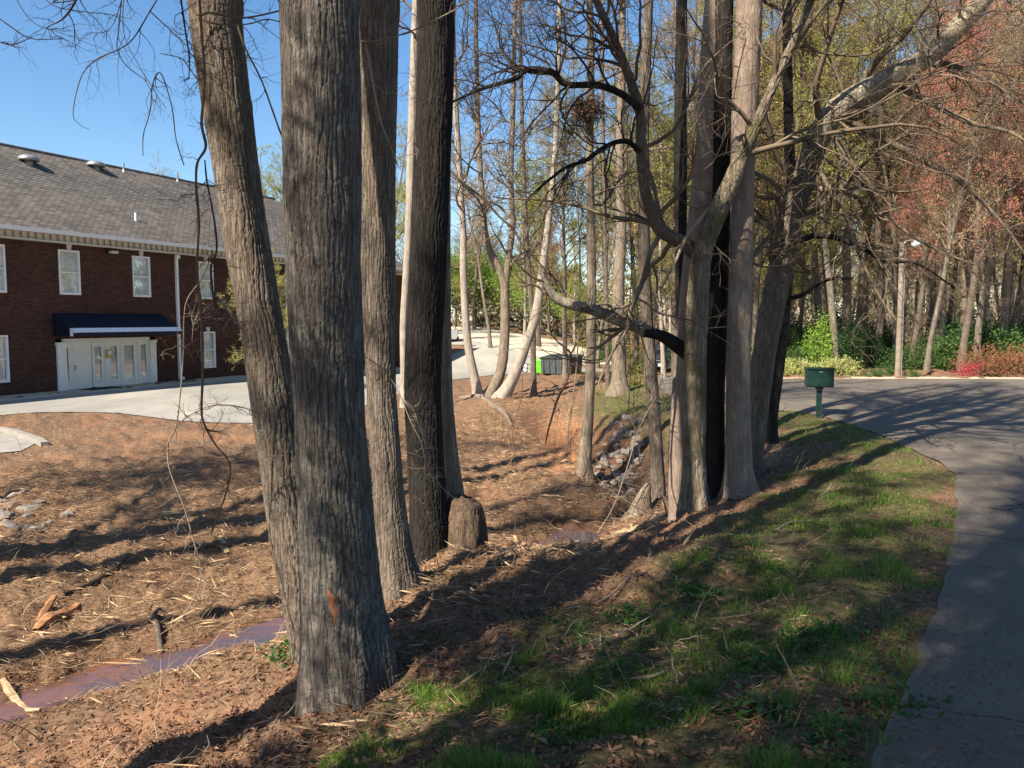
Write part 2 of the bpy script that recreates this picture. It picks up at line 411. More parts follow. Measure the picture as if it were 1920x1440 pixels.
def masks(x, y):
    e = fbm(x * 1.1, y * 1.1, 3.0, 3)
    road = sdf(ROAD, x, y); lot = np.minimum(sdf(LOT, x, y), sdf(LANE, x, y)); lot = np.minimum(lot, np.minimum(sdf(APRON, x, y), sdf(LANE2, x, y)))
    g = np.maximum(sstep(0.45, -0.5, sdf(G1, x, y) + e * 0.9), sstep(0.5, -0.6, sdf(G2, x, y) + e * 0.6))
    clay = sstep(0.5, -0.4, sdf(CLAY, x, y) + e * 0.5)
    cr = polyline_dist(CREEK, x, y)
    return road, lot, g, clay, cr
BASES = [(*P(a, b_, d)[:2], r_) for a, b_, d, r_ in [(654, 1296, 4.85, .42), (584, 1252, 5.6, .28), (750, 1122, 6.95, .38), (806, 1072, 8.1, .4), (870, 1072, 8.2, .3), (1303, 985, 10.2, .4), (1388, 935, 10.5, .4), (1345, 955, 10.8, .35), (1232, 945, 13, .3), (1434, 840, 14.2, .35)]]
def hgt(x, y, full=False):
    x = np.asarray(x, float); y = np.asarray(y, float)
    road, lot, g, clay, cr = masks(x, y)
    h = tps(x, y)
    paved = np.minimum(road, lot)
    k = sstep(0.05, 0.6, paved)
    rough = (0.10 * fbm(x * .7, y * .7, 1.0, 3) + 0.07 * fbm(x * 3.1, y * 3.1, 2.0, 4)) * (1 - .6 * g)
    rough = rough + 0.03 * noise3(x * 10, y * 10, 5.0) * (1 - .6 * g)
    h = h + k * rough
    wob = fbm(x * .9, y * .9, 9.0, 3)
    h = h - 0.24 * np.exp(-((cr + wob * 0.42) / (0.55)) ** 2) * sstep(17, 12, y) - 0.38 * np.exp(-((cr + wob * 0.3) / (0.8)) ** 2) * sstep(12, 16, y) * sstep(33, 24, y)
    for bx, by, br_ in BASES: h = h + .10 * np.exp(-(((x - bx) ** 2 + (y - by) ** 2) / br_ ** 2)) * (1 + .5 * noise3(x * 5, y * 5, 2.))
    h = h - 0.035 * sstep(0.02, -0.12, paved)
    h = h + 0.03 * sstep(0.02, 0.3, road) * g
    if full: return h, road, lot, g, clay, cr
    return h
def H(x, y): return float(hgt(np.array([x]), np.array([y]))[0])
def onG(px, py, dz=0.0):
    x, y = G(px, py); return Vector((x, y, H(x, y) + dz))

# terrain mesh: fine near the creek, coarse to the horizon
ang = np.concatenate([np.radians(np.linspace(-42, 42, 430)), np.radians(np.linspace(44, 316, 90))])
rad = np.concatenate([[0.3, .8, 1.4], np.geomspace(2.0, 60, 330), np.geomspace(62, 1500, 45)])
RR, AA = np.meshgrid(rad, ang, indexing='ij')
X = RR * np.sin(AA); Y = RR * np.cos(AA)
Z, road, lot, g, clay, cr = hgt(X, Y, True)
nr, na = X.shape
i = np.arange(nr - 1)[:, None] * na; j = np.arange(na)[None]; j2 = (j + 1) % na
f = np.stack([i + j, i + j2, i + na + j2, i + na + j], -1).reshape(-1, 4)
straw = sstep(.9, -.6, sdf([G(a, b) for a, b in [(-300,900),(0,860),(300,880),(520,900),(860,760),(1000,740),(1060,800),(1050,900),(1150,980),(1000,1060),(560,1180),(0,1290),(-400,1350)]], X, Y) + fbm(X, Y, 4., 3))
wood = sstep(27, 31, Y) * sstep(6, 9, X) 
b = Buf()
b.add(np.stack([X, Y, Z], -1), f[:, ::-1], grass=g.ravel(), clay=clay.ravel(), straw=straw.ravel(), wet=np.exp(-(cr / .75) ** 2).ravel(), wood=wood.ravel())
m, nt, nn, L = newmat('ground')
at = lambda n: (lambda a: (setattr(a, 'attribute_name', n), a.outputs['Fac'])[1])(N(nt, 'Attribute'))
co = coords(nt)
n1 = noi(nt, co, 1.2, 6, .6); n2 = noi(nt, co, 14, 6, .65); n3 = noi(nt, co, 60, 4, .7)
vor = N(nt, 'TexVoronoi'); vor.inputs['Scale'].default_value = 28; L.new(noi(nt, co, 3, 2, .5, 0, 1), vor.inputs['Vector'])
mulch = ramp(nt, n2, [(.25, (.05, .028, .017)), (.5, (.155, .098, .06)), (.75, (.31, .21, .13))])
mulch = mix(nt, mth(nt, 'MULTIPLY', ramp(nt, n1, [(.45, (0, 0, 0)), (.62, (1, 1, 1))]), .7), mulch, ramp(nt, n3, [(.3, (.16, .08, .045)), (.7, (.34, .18, .10))]))
strawc = ramp(nt, noi(nt, coords(nt, (1, 2.4, 1), rot=(0, 0, .6)), 22, 5, .7), [(.3, (.07, .04, .024)), (.55, (.22, .135, .075)), (.75, (.38, .26, .15))])
c = mix(nt, mth(nt, 'MULTIPLY', at('straw'), ramp(nt, n1, [(.4, (.9, .9, .9)), (.6, (.25, .25, .25))])), mulch, strawc)
c = mix(nt, at('clay'), c, ramp(nt, n2, [(.3, (.30, .12, .05)), (.7, (.52, .28, .14))]))
c = mix(nt, at('grass'), c, ramp(nt, n2, [(.3, (.05, .042, .02)), (.5, (.10, .085, .036)), (.75, (.21, .16, .08))]))
c = mix(nt, at('wood'), c, ramp(nt, n2, [(.3, (.09, .05, .03)), (.7, (.30, .17, .10))]))
c = mix(nt, mth(nt, 'MULTIPLY', at('wet'), .75), c, (.075, .035, .02))
finish(nt, c, .92, mth(nt, 'ADD', n2, mth(nt, 'MULTIPLY', n3, .6)), .8, .03, .15)
M['ground'] = m
tag(b.build('ground', m, smooth=True), kind='structure')

# paved sheets
def sheet(name, poly, mat, dz=0.012, step=0.5, wob=0.03, dense=0.25):
    pts = []
    n = len(poly)
    for k in range(n):
        a = np.array(poly[k]); c_ = np.array(poly[(k + 1) % n]); L_ = np.linalg.norm(c_ - a)
        for q in range(max(1, int(L_ / dense))):
            p = a + (c_ - a) * (q / max(1, int(L_ / dense)))
            pts.append(p + wob * np.array([noise3(p[0] * 3, p[1] * 3, 0.5), noise3(p[0] * 3, p[1] * 3, 8.5)]))
    pts = np.array(pts); nb = len(pts)
    lo, hi = pts.min(0), pts.max(0)
    gx, gy = np.meshgrid(np.arange(lo[0], hi[0], step), np.arange(lo[1], hi[1], step))
    gx = gx.ravel(); gy = gy.ravel(); ins = sdf([tuple(p) for p in pts], gx, gy) < -step * .4
    allp = np.vstack([pts, np.stack([gx[ins], gy[ins]], 1)])
    r = delaunay_2d_cdt([Vector(p) for p in allp], [(k, (k + 1) % nb) for k in range(nb)], [], 1, 1e-4)
    v = np.array([(p.x, p.y) for p in r[0]])
    t = np.array([list(x) for x in r[2] if len(x) == 3])
    bb = Buf(); bb.add(np.column_stack([v, tps(v[:, 0], v[:, 1]) + dz]), t)
    return tag(bb.build(name, mat, smooth=True), kind='structure')
m, nt, nn, L = newmat('asphalt_old')
co = coords(nt); n1 = noi(nt, co, .9, 6, .6); n2 = noi(nt, co, 120, 3, .8)
vor = N(nt, 'TexVoronoi', feature='DISTANCE_TO_EDGE'); vor.inputs['Scale'].default_value = .75
L.new(mix(nt, .55, co, noi(nt, co, 1.6, 6, .7, 0, 1), 'ADD'), vor.inputs['Vector'])
crack = ramp(nt, vor.outputs['Distance'], [(0, (1, 1, 1)), (.015, (0, 0, 0))])
crack = mth(nt, 'MULTIPLY', crack, ramp(nt, noi(nt, co, .7, 2), [(.44, (0, 0, 0)), (.5, (1, 1, 1))]))
base = mix(nt, .6, ramp(nt, n1, [(.3, (.075, .062, .05)), (.7, (.20, .165, .128))]), ramp(nt, n2, [(.3, (.05, .044, .038)), (.7, (.25, .212, .17))]))
base = mix(nt, crack, base, (.02, .02, .02))
finish(nt, base, .9, mth(nt, 'SUBTRACT', n2, mth(nt, 'MULTIPLY', crack, 1.5)), .5, .006, .2)
M['asphalt_old'] = m
m, nt, nn, L = newmat('asphalt_lot')
co = coords(nt); n1 = noi(nt, coords(nt, (1, .35, 1), rot=(0, 0, .5)), .55, 6, .65); n2 = noi(nt, co, 90, 3, .8)
finish(nt, mix(nt, .35, ramp(nt, n1, [(.3, (.19, .185, .165)), (.5, (.29, .275, .235)), (.7, (.43, .39, .31))]), ramp(nt, n2, [(.3, (.18, .175, .16)), (.7, (.40, .38, .34))])), .9, n2, .3, .004, .2)
M['asphalt_lot'] = m
M['concrete'] = simple('concrete', (.50, .43, .32), .9, .2, 2.0, .2)
M['concrete_pale'] = simple('concrete_pale', (.27, .25, .22), .9, .2, 3.0, .2)
M['dirt_pale'] = simple('dirt_pale', (.52, .40, .28), .95, .2, 3.0, .1)
sheet('driveway', ROAD, M['asphalt_old'], .012, .45, .035, .12)
sheet('parking_lot', LOT, M['asphalt_lot'], .012, .8, .02, .4)
sheet('lane', LANE, M['concrete'], .016, 1.5, .02, 1.0)
sheet('far_lane', LANE2, M['concrete'], .016, 1.5, .02, 1.0)
sheet('driveway_apron', APRON, M['concrete_pale'], .012, .5, .02)
edge = [G(1440, 711.5), G(1600, 711), G(1760, 711), G(1920, 712), (27, 26.3)]
poly = edge + [(27, 29.5)] + [(a + .1, b + 1.5 + .5 * math.sin(a)) for a, b in reversed(edge[:-1])]
sheet('road_shoulder', poly, M['dirt_pale'], .02, .5, .15, .3)

# kerb of the apron on the left, as a bent concrete bar
def bar(pts, w, h0, h1):
    bb = Buf(); pts = [np.array(p) for p in pts]; vs = []
    for k, p in enumerate(pts):
        t = (pts[min(k + 1, len(pts) - 1)] - pts[max(k - 1, 0)]); t = t / np.linalg.norm(t); nrm = np.array([-t[1], t[0]])
        z = float(tps(p[0], p[1]))
        for s, hh in ((-1, h0), (-1, h1), (1, h1), (1, h0)): vs.append((*(p + nrm * s * w / 2), z + hh))
    n = len(pts); fs = [(4 * k + q, 4 * k + (q + 1) % 4, 4 * k + 4 + (q + 1) % 4, 4 * k + 4 + q) for k in range(n - 1) for q in range(4)]
    bb.add(vs, fs + [(3, 2, 1, 0), (4 * n - 4, 4 * n - 3, 4 * n - 2, 4 * n - 1)]); return bb
tag(bar([G(-80, 812), G(0, 809), G(26, 814), G(52, 823), G(72, 830), G(84, 838)], .16, -.1, .12).build('kerb', M['concrete_pale']), kind='structure')
# water
b = Buf()
cr = np.array(CREEK); cr = cr[cr[:, 1] < 12.6]
t = np.gradient(cr, axis=0); t /= np.linalg.norm(t, axis=1)[:, None]; nrm = np.stack([-t[:, 1], t[:, 0]], 1)
offs = np.linspace(-.8, .8, 9)
v = cr[:, None] + nrm[:, None] * offs[None, :, None]
wz = tps(cr[:, 0], cr[:, 1]); wz = np.convolve(np.pad(wz, 6, 'edge'), np.ones(13) / 13, 'valid') - .165
zz = np.repeat(wz[:, None], 9, 1)
vv = np.concatenate([v, zz[..., None]], -1)
i = np.arange(len(cr) - 1)[:, None] * 9; j = np.arange(8)[None]
b.add(vv, np.stack([i + j, i + j + 1, i + 9 + j + 1, i + 9 + j], -1).reshape(-1, 4))
m, nt, nn, L = newmat('creek_water')
co = coords(nt)
finish(nt, ramp(nt, noi(nt, co, 1.3, 5, .6, 1.), [(.38, (.17, .07, .035)), (.5, (.11, .055, .035)), (.6, (.08, .05, .045)), (.7, (.05, .045, .06))]), .05, noi(nt, coords(nt, (1, 2, 1)), 5, 3), .25, .01, .9)
tag(b.build('creek_water', m), kind='structure')
# ------------------------------------------------------------------ brick office building
m, nt, nn, L = newmat('brick')
uv = coords(nt, (1, 1, 1)); sep = N(nt, 'SeparateXYZ'); L.new(uv, sep.inputs[0]); cmb = N(nt, 'CombineXYZ')
L.new(mth(nt, 'ADD', sep.outputs[0], sep.outputs[1]), cmb.inputs[0]); L.new(sep.outputs[2], cmb.inputs[1])
br = N(nt, 'TexBrick'); L.new(cmb.outputs[0], br.inputs['Vector'])
br.inputs['Scale'].default_value = 1; br.inputs['Brick Width'].default_value = .21; br.inputs['Row Height'].default_value = .075; br.inputs['Mortar Size'].default_value = .008
br.inputs['Color1'].default_value = (.065, .026, .019, 1); br.inputs['Color2'].default_value = (.135, .053, .036, 1); br.inputs['Mortar'].default_value = (.13, .09, .07, 1)
br.inputs['Bias'].default_value = -.2; br.inputs['Mortar Smooth'].default_value = .3
col = mix(nt, .5, br.outputs[0], ramp(nt, noi(nt, uv, .7, 5), [(.3, (.55, .55, .6)), (.7, (1, 1, 1))]), 'MULTIPLY')
col = mix(nt, .45, col, ramp(nt, noi(nt, uv, 9, 4, .8), [(.3, (.4, .4, .42)), (.7, (1, 1, 1))]), 'MULTIPLY')
finish(nt, col, .9, mth(nt, 'SUBTRACT', 1.0, br.outputs['Fac']), .6, .012, .2)
M['brick'] = m
m, nt, nn, L = newmat('shingle')
uv = coords(nt, (1, 1, 1)); sep = N(nt, 'SeparateXYZ'); L.new(uv, sep.inputs[0]); cmb = N(nt, 'CombineXYZ')
L.new(sep.outputs[0], cmb.inputs[0]); L.new(mth(nt, 'MULTIPLY', sep.outputs[2], 1.64), cmb.inputs[1])
br = N(nt, 'TexBrick'); L.new(cmb.outputs[0], br.inputs['Vector'])
br.inputs['Scale'].default_value = 1; br.inputs['Brick Width'].default_value = .32; br.inputs['Row Height'].default_value = .16; br.inputs['Mortar Size'].default_value = .014
br.inputs['Color1'].default_value = (.15, .135, .12, 1); br.inputs['Color2'].default_value = (.25, .225, .20, 1); br.inputs['Mortar'].default_value = (.06, .055, .05, 1)
col = mix(nt, .55, br.outputs[0], ramp(nt, noi(nt, coords(nt, (1, 1, .4)), .8, 6), [(.3, (.55, .54, .53)), (.7, (1, 1, 1))]), 'MULTIPLY')
finish(nt, col, .92, br.outputs['Fac'], .5, -.02, .15)
M['shingle'] = m
M['trim'] = simple('trim', (.60, .58, .52), .5, .08, 3, .3)
M['white_paint'] = simple('white_paint', (.80, .80, .78), .45, .06, 3, .4)
M['navy'] = simple('navy', (.007, .012, .026), .7, .12, 5, .25)
M['stripe'] = simple('stripe', (.78, .82, .85), .6, .04, 5, .3)
M['curtain'] = simple('curtain', (.86, .86, .82), .9, .12, 4, .1)
M['dark_room'] = simple('dark_room', (.05, .05, .05), .9, .2, 2, .1)
M['black'] = simple('black', (.012, .012, .013), .6, .2, 8, .3)
M['steel'] = simple('steel', (.45, .45, .46), .35, .1, 8, .5, .8)
M['brass'] = simple('brass', (.5, .38, .14), .4, .1, 8, .5, .3)
M['mat_rubber'] = simple('mat_rubber', (.015, .015, .017), .9, .2, 20, .2)
m, nt, nn, L = newmat('pane_glass')
g_ = N(nt, 'BsdfGlossy'); g_.inputs['Roughness'].default_value = .02; g_.inputs[0].default_value = (.9, .95, 1, 1)
bn = N(nt, 'Bump'); bn.inputs['Strength'].default_value = .06; bn.inputs['Distance'].default_value = .05; L.new(noi(nt, coords(nt), 1.7, 2), bn.inputs['Height']); L.new(bn.outputs[0], g_.inputs['Normal'])
tr = N(nt, 'BsdfTransparent'); tr.inputs[0].default_value = (.95, .97, .97, 1)
fr = N(nt, 'LayerWeight'); fr.inputs[0].default_value = .5; ms = N(nt, 'MixShader'); o_ = N(nt, 'OutputMaterial')
L.new(mth(nt, 'ADD', mth(nt, 'MULTIPLY', mth(nt, 'POWER', fr.outputs['Facing'], 3.0), .6), .14, clamp=True), ms.inputs[0]); L.new(tr.outputs[0], ms.inputs[1]); L.new(g_.outputs[0], ms.inputs[2]); L.new(ms.outputs[0], o_.inputs[0])
M['glass'] = m

BZ = -2.92
bld = empty('brick_building', (FO[0], FO[1], BZ), math.radians(65.3), label='long two-storey red brick building with grey shingle hip roof, across the parking lot', cat='building')
def fuv(px, py, v=0.0):                       # pixel -> (u, local z) on the plane v metres outward of the facade
    r = ray(px, py); o = FO + FN * v
    s = (o @ FN) / (r[0] * FN[0] + r[1] * FN[1]); p = r * s
    return float((p[:2] - FO) @ FD), float(p[2] - BZ)
U0, U1, ZT = -13.0, 28.4, 6.37
WINS = []                                     # (u0,u1,z0,z1)
for c_ in (fuv(130, 510)[0], fuv(265, 515)[0], fuv(386, 520)[0]): WINS.append((c_ - .47, c_ + .47, 3.94, 5.74))
step_ = WINS[1][0] - WINS[0][0]
WINS.append((fuv(10, 500)[0] - .94, fuv(10, 500)[0], 3.94, 5.74)); WINS.append((-4.5, -3.56, 3.94, 5.74)); WINS.append((-8.2, -7.26, 3.94, 5.74))
lw = [(fuv(16, 670)[0] - .94, fuv(16, 670)[0], .57, 2.35), (WINS[2][0], WINS[2][1], .57, 2.35), (-4.5, -3.56, .57, 2.35)]
for k in range(1, 5):
    WINS.append((WINS[2][0] + 3.75 * k, WINS[2][1] + 3.75 * k, 3.94, 5.74)); lw.append((WINS[2][0] + 3.75 * k, WINS[2][1] + 3.75 * k, .57, 2.35))
WINS += lw
DU0, DU1 = fuv(107, 700)[0], fuv(292, 700)[0]; DZ1 = 2.16
ops = [(a, b_, c_, d) for a, b_, c_, d in WINS] + [(DU0, DU1, -.3, DZ1)]
def wall_open(us0, us1, z0, z1, ops, thick=.28):
    us = sorted({us0, us1, *[o[0] for o in ops], *[o[1] for o in ops]}); zs = sorted({z0, z1, *[max(o[2], z0) for o in ops], *[o[3] for o in ops]})
    bb = Buf()
    for a, b_ in zip(us[:-1], us[1:]):
        for c_, d in zip(zs[:-1], zs[1:]):
            um, zm = (a + b_) / 2, (c_ + d) / 2
            if any(o[0] < um < o[1] and o[2] < zm < o[3] for o in ops): continue
            bb.add([(a, 0, c_), (b_, 0, c_), (b_, 0, d), (a, 0, d)], [(0, 1, 2, 3)])
    for a, b_, c_, d in ops:
        bb.add([(a, 0, c_), (a, thick, c_), (a, thick, d), (a, 0, d), (b_, 0, c_), (b_, thick, c_), (b_, thick, d), (b_, 0, d)], [(0, 1, 2, 3), (5, 4, 7, 6), (3, 2, 6, 7), (1, 0, 4, 5)])
    return bb
w = wall_open(U0, U1, -1.2, ZT, ops)
w.add([(U1, 0, -1.2), (U1, 12, -1.2), (U1, 12, ZT), (U1, 0, ZT), (U0, 0, -1.2), (U0, 12, -1.2), (U0, 12, ZT), (U0, 0, ZT)], [(0, 1, 2, 3), (5, 4, 7, 6), (1, 5, 6, 2)])
w.build('brick_wall', M['brick'], bld)
room = Buf(); box(room, U0 + .3, U1 - .3, .9, 1.0, -.5, ZT); room.build('interior_partition', M['dark_room'], bld)
for a, b_, c_, d in WINS:
    fr = Buf(); t_ = .07
    box(fr, a, a + t_, -.03, .10, c_, d); box(fr, b_ - t_, b_, -.03, .10, c_, d); box(fr, a + t_, b_ - t_, -.028, .10, d - t_, d); box(fr, a + t_, b_ - t_, -.06, .10, c_, c_ + .09)
    wf = fr.build('window', M['white_paint'], bld)
    zm = (c_ + d) / 2
    mr = Buf(); box(mr, a + t_, b_ - t_, -.005, .06, zm - .028, zm + .028); mr.build('meeting_rail', M['white_paint'], wf)
    for s0, s1, yy in ((c_ + .09, zm - .028, .05), (zm + .028, d - t_, .02)):
        p_ = Buf(); box(p_, a + t_, b_ - t_, yy, yy + .006, s0, s1); p_.build('pane', M['glass'], wf)
    cu = Buf(); xs = np.linspace(a + t_, b_ - t_, 25); ys = .12 + .02 * np.sin(xs * 60 + a)
    vv = np.concatenate([np.stack([xs, ys, np.full(25, c_ + .05)], 1), np.stack([xs, ys, np.full(25, d - .05)], 1)])
    cu.add(vv, [(k, k + 1, 26 + k, 25 + k) for k in range(24)]); cu.build('curtain', M['curtain'], wf, True)
    ks = Buf(); cm = (a + b_) / 2
    vv = [(cm - .07, y, d + .01) for y in (-.06, .02)] + [(cm + .07, y, d + .01) for y in (-.06, .02)] + [(cm - .12, y, d + .22) for y in (-.06, .02)] + [(cm + .12, y, d + .22) for y in (-.06, .02)]
    ks.add(vv, [(0, 2, 6, 4), (1, 5, 7, 3), (0, 4, 5, 1), (2, 3, 7, 6), (4, 6, 7, 5), (0, 1, 3, 2)]); ks.build('keystone', M['trim'], bld)
    # flat arch of upright bricks
    li = Buf()
    for sgn in (-1, 1):
        for q in range(7):
            x0 = cm + sgn * (.125 + q * .068); lean = sgn * q * .012
            vv = [(x0 - .03, y, d + .012) for y in (-.012, .02)] + [(x0 + .03, y, d + .012) for y in (-.012, .02)] + [(x0 - .03 + lean, y, d + .21) for y in (-.012, .02)] + [(x0 + .03 + lean, y, d + .21) for y in (-.012, .02)]
            li.add(vv, [(0, 2, 6, 4), (1, 5, 7, 3), (0, 4, 5, 1), (2, 3, 7, 6), (4, 6, 7, 5), (0, 1, 3, 2)])
    lo_ = li.build('brick_arch', M['brick'], bld); lo_['kind'] = 'stuff'
# roof
RU0, RU1, RV, RZ = 4.6, 22.0, 6.1, 10.75
ez = ZT + .02; ov = .5
rb = Buf()
A_ = (U0 + 3.5 - .4, -ov, ez); B_ = (U1 + .4, -ov, ez); C_ = (U1 + .4, 12.6, ez); D_ = (U0 + 3.5 - .4, 12.6, ez); E_ = (RU0, RV, RZ); F_ = (RU1, RV, RZ)
A_ = (U0 - .4, -ov, ez); D_ = (U0 - .4, 12.6, ez)
rb.add([A_, B_, C_, D_, E_, F_], [(0, 1, 5, 4), (2, 3, 4, 5)]); rb.add([A_, B_, C_, D_, E_, F_], [(1, 2, 5), (3, 0, 4)])
rb.build('shingle_roof', M['shingle'], bld)
# horizontal shingle courses proud on the front slope, so the roof has real steps
cs = Buf(); nrow = 44
for k in range(1, nrow):
    t_ = k / nrow; ua = A_[0] + (RU0 - A_[0]) * t_; ub = B_[0] + (RU1 - B_[0]) * t_; y_ = -ov + (RV + ov) * t_; z_ = ez + (RZ - ez) * t_
    cs.add([(ua, y_ - .02, z_ + .006), (ub, y_ - .02, z_ + .006), (ub, y_, z_ + .028), (ua, y_, z_ + .028), (ub, y_ + .12, z_ + .028 + .075), (ua, y_ + .12, z_ + .028 + .075)], [(0, 1, 2, 3)])
b_ = cs.build('shingle_course', M['shingle'], bld); b_['kind'] = 'stuff'
rc = Buf(); tubes(rc, np.array([[(RU0 - .3, RV, RZ + .0), (RU1 / 2, RV, RZ + .0), (RU1 + .3, RV, RZ + .0)]]), np.full((1, 3), .09), 8); rc.build('ridge_cap', M['shingle'], bld)
# eaves: soffit, fascia, gutter, dentils
obox('soffit', M['trim'], bld, U0, U1 + .45, -.5, -.004, ZT - .08, ZT)
obox('fascia_board', M['trim'], bld, U0, U1 + .5, -.10, -.004, ZT - .402, ZT - .083)
obox('gutter', M['white_paint'], bld, U0, U1 + .5, -.64, -.503, ZT - .10, ZT + .05)
dsh = None
for k in range(int((U1 - U0) / .30)):
    u = U0 + .15 + k * .30
    if u < -3: continue
    if dsh is None: dsh = obox('dentil', M['trim'], bld, 0, .17, -.19, -.103, ZT - .34, ZT - .083); dsh.location.x = u
    else:
        c_ = dsh.copy(); c_.location.x = u; COL.objects.link(c_)
obox('crown_moulding', M['trim'], bld, U0, U1 + .45, -.30, -.104, ZT - .40, ZT - .343)
for px, py in ((332, 600), (537, 600), (756, 600)):
    u = fuv(px, py)[0]; d_ = Buf()
    box(d_, u - .06, u + .06, -.13, -.02, .15 if px < 400 else -.2, ZT - .404); ds = d_.build('downspout', M['white_paint'], bld)
    hd = Buf(); box(hd, u - .10, u + .10, -.22, -.105, ZT - .60, ZT - .44); hd.build('downspout_head', M['white_paint'], ds)
    sh = Buf(); box(sh, u - .07, u + .07, -.3, -.132, .12 if px < 400 else -.2, .26); sh.build('downspout_shoe', M['white_paint'], ds)
# wall flood lamp
u, z = fuv(203, 473); obox('lamp_bracket', M['black'], bld, u - .15, u + .02, -.10, -.003, z - .03, z + .17)
lm = obox('wall_lamp', M['trim'], bld, u - .06, u + .26, -.30, -.103, z - .05, z + .05)
# roof furniture
def roof_pt(px, py):
    nrm = Vector((0, -(RZ - ez), RV + ov)).normalized(); R = Matrix.Rotation(math.radians(65.3), 3, 'Z')
    n_w = R @ nrm; p0 = Vector((FO[0], FO[1], BZ)) + R @ Vector(A_); r = Vector(ray(px, py))
    p = r * (p0.dot(n_w) / r.dot(n_w)); return R.transposed() @ (p - Vector((FO[0], FO[1], BZ)))
M['galv'] = simple('galv', (.36, .36, .36), .4, .1, 5, .5, .6)
for px, py in ((54, 306), (180, 316)):
    c_ = roof_pt(px, py); bb = Buf(); th = np.linspace(0, 2 * math.pi, 19)[:-1]
    prof = [(.18, -.1), (.2, .12), (.42, .10), (.45, .16), (.40, .26), (.26, .34), (.02, .38)]
    v = [(c_.x + r_ * math.cos(t), c_.y + r_ * math.sin(t), c_.z + z_) for r_, z_ in prof for t in th]
    bb.add(v, [(18 * k + q, 18 * k + (q + 1) % 18, 18 * (k + 1) + (q + 1) % 18, 18 * (k + 1) + q) for k in range(6) for q in range(18)]); bb.build('dome_vent', M['galv'], bld, True)
for px, py, r_, h_, mm in ((232, 322, .05, .45, 'galv'), (333, 340, .05, .5, 'galv'), (255, 413, .055, .33, 'white_paint')):
    c_ = roof_pt(px, py); bb = Buf(); tubes(bb, np.array([[(c_.x, c_.y, c_.z - .1), (c_.x, c_.y, c_.z + h_ * .5), (c_.x, c_.y, c_.z + h_), (c_.x, c_.y, c_.z + h_ + .01)]]), np.array([[r_, r_, r_, .005]]), 10)
    vo = bb.build('vent_pipe', M[mm], bld)
    bb = Buf(); tubes(bb, np.array([[(c_.x, c_.y, c_.z - .05), (c_.x, c_.y, c_.z + .12)]]), np.array([[r_ * 2.2, r_ * 1.05]]), 10); bb.build('pipe_flashing', M['galv'], vo)
# entrance
en = obox('entrance_surround', M['white_paint'], bld, DU0 + .3, DU1 - .3, -.04, .08, 1.98, DZ1)
for a, b_ in ((DU0 + .002, DU0 + .38), (DU1 - .32, DU1 - .002)):
    obox('pilaster', M['white_paint'], bld, a, b_, -.10, .12, -.15, 1.90); obox('pilaster_cap', M['white_paint'], bld, a - .03, b_ + .03, -.13, .12, 1.903, 2.02)
def eu(zx): return fuv(80 + zx * .177, 690)[0]
def glazed(name, a, b_, pa, pb, pz0, pz1, z1=1.975):
    fr = Buf(); box(fr, a, pa, .05, .10, .06, z1); box(fr, pb, b_, .05, .10, .06, z1); box(fr, pa, pb, .052, .10, .06, pz0); box(fr, pa, pb, .052, .10, pz1, z1)
    o = fr.build(name, M['white_paint'], bld)
    p_ = Buf(); box(p_, pa, pb, .075, .08, pz0, pz1); p_.build('pane', M['glass'], o)
    c_ = Buf(); box(c_, pa, pb, .14, .15, pz0, pz1); c_.build('blind', M['curtain'], o)
    return o
glazed('sidelight', DU0 + .385, eu(335), eu(238), eu(288), .42, 1.78)
dr = obox('door', M['white_paint'], bld, eu(338), eu(530), .06, .11, .06, 1.975)
for k in range(7): obox('door_moulding', M['white_paint'], dr, eu(360), eu(505), .052, .059, .2 + k * .24, .2 + k * .24 + .19)
hd = Buf(); u = eu(345); tubes(hd, np.array([[(u, .02, .88), (u, -.02, .93), (u, -.02, 1.03), (u, .02, 1.08)]]), np.full((1, 4), .014), 8); hd.build('handle', M['black'], dr); 
glazed('glazed_door', eu(538), eu(668), eu(565), eu(636), .40, 1.80)
glazed('glazed_door', eu(672), eu(838), eu(735), eu(803), .40, 1.80)
glazed('glazed_door', eu(842), eu(1018), eu(878), eu(980), .40, 1.82)
glazed('glazed_door', eu(1022), DU1 - .325, eu(1052), eu(1112), .40, 1.82)
obox('threshold', M['concrete_pale'], bld, DU0 + .3, DU1 - .3, -.02, .3, -.1, .055)
u, z = fuv(200, 664); nb = obox('notice_box', M['brass'], bld, u - .02, u + .24, -.06, .045, z - .17, z + .17); obox('notice_card', M['stripe'], nb, u + .03, u + .19, -.066, -.0605, z - .02, z + .12)
obox('door_mat', M['mat_rubber'], bld, eu(340), eu(680), -.95, -.15, .083, .098)
# awning
a0, a1 = fuv(98, 600)[0], fuv(97, 600)[0] + 5.25; pr = 1.2; zt, zf, zb_ = 3.2, 2.6, 2.28
aw = empty('awning', (0, 0, 0)); aw.parent = bld
bb = Buf(); bb.add([(a0, -.01, zt), (a1, -.01, zt), (a1, -pr, zf), (a0, -pr, zf), (a0, -.01, zb_), (a0, -pr, zb_), (a1, -.01, zb_), (a1, -pr, zb_)], [(0, 3, 2, 1), (0, 4, 5, 3), (1, 2, 7, 6)]); bb.build('canopy', M['navy'], aw)
sb = Buf(); sb.add([(a0 - .004, -pr, zf + .004), (a1 + .004, -pr, zf + .004), (a1 + .05, -pr - .16, zf - .17), (a0 - .05, -pr - .16, zf - .17), (a0 - .004, -pr, zf - .2), (a1 + .004, -pr, zf - .2)], [(0, 3, 2, 1), (3, 4, 5, 2)]); sb.add([(a0 - .004, -pr, zf + .004), (a0 - .05, -pr - .16, zf - .17), (a0 - .004, -pr, zf - .2)], [(0, 2, 1)]); sb.build('white_stripe', M['stripe'], aw)
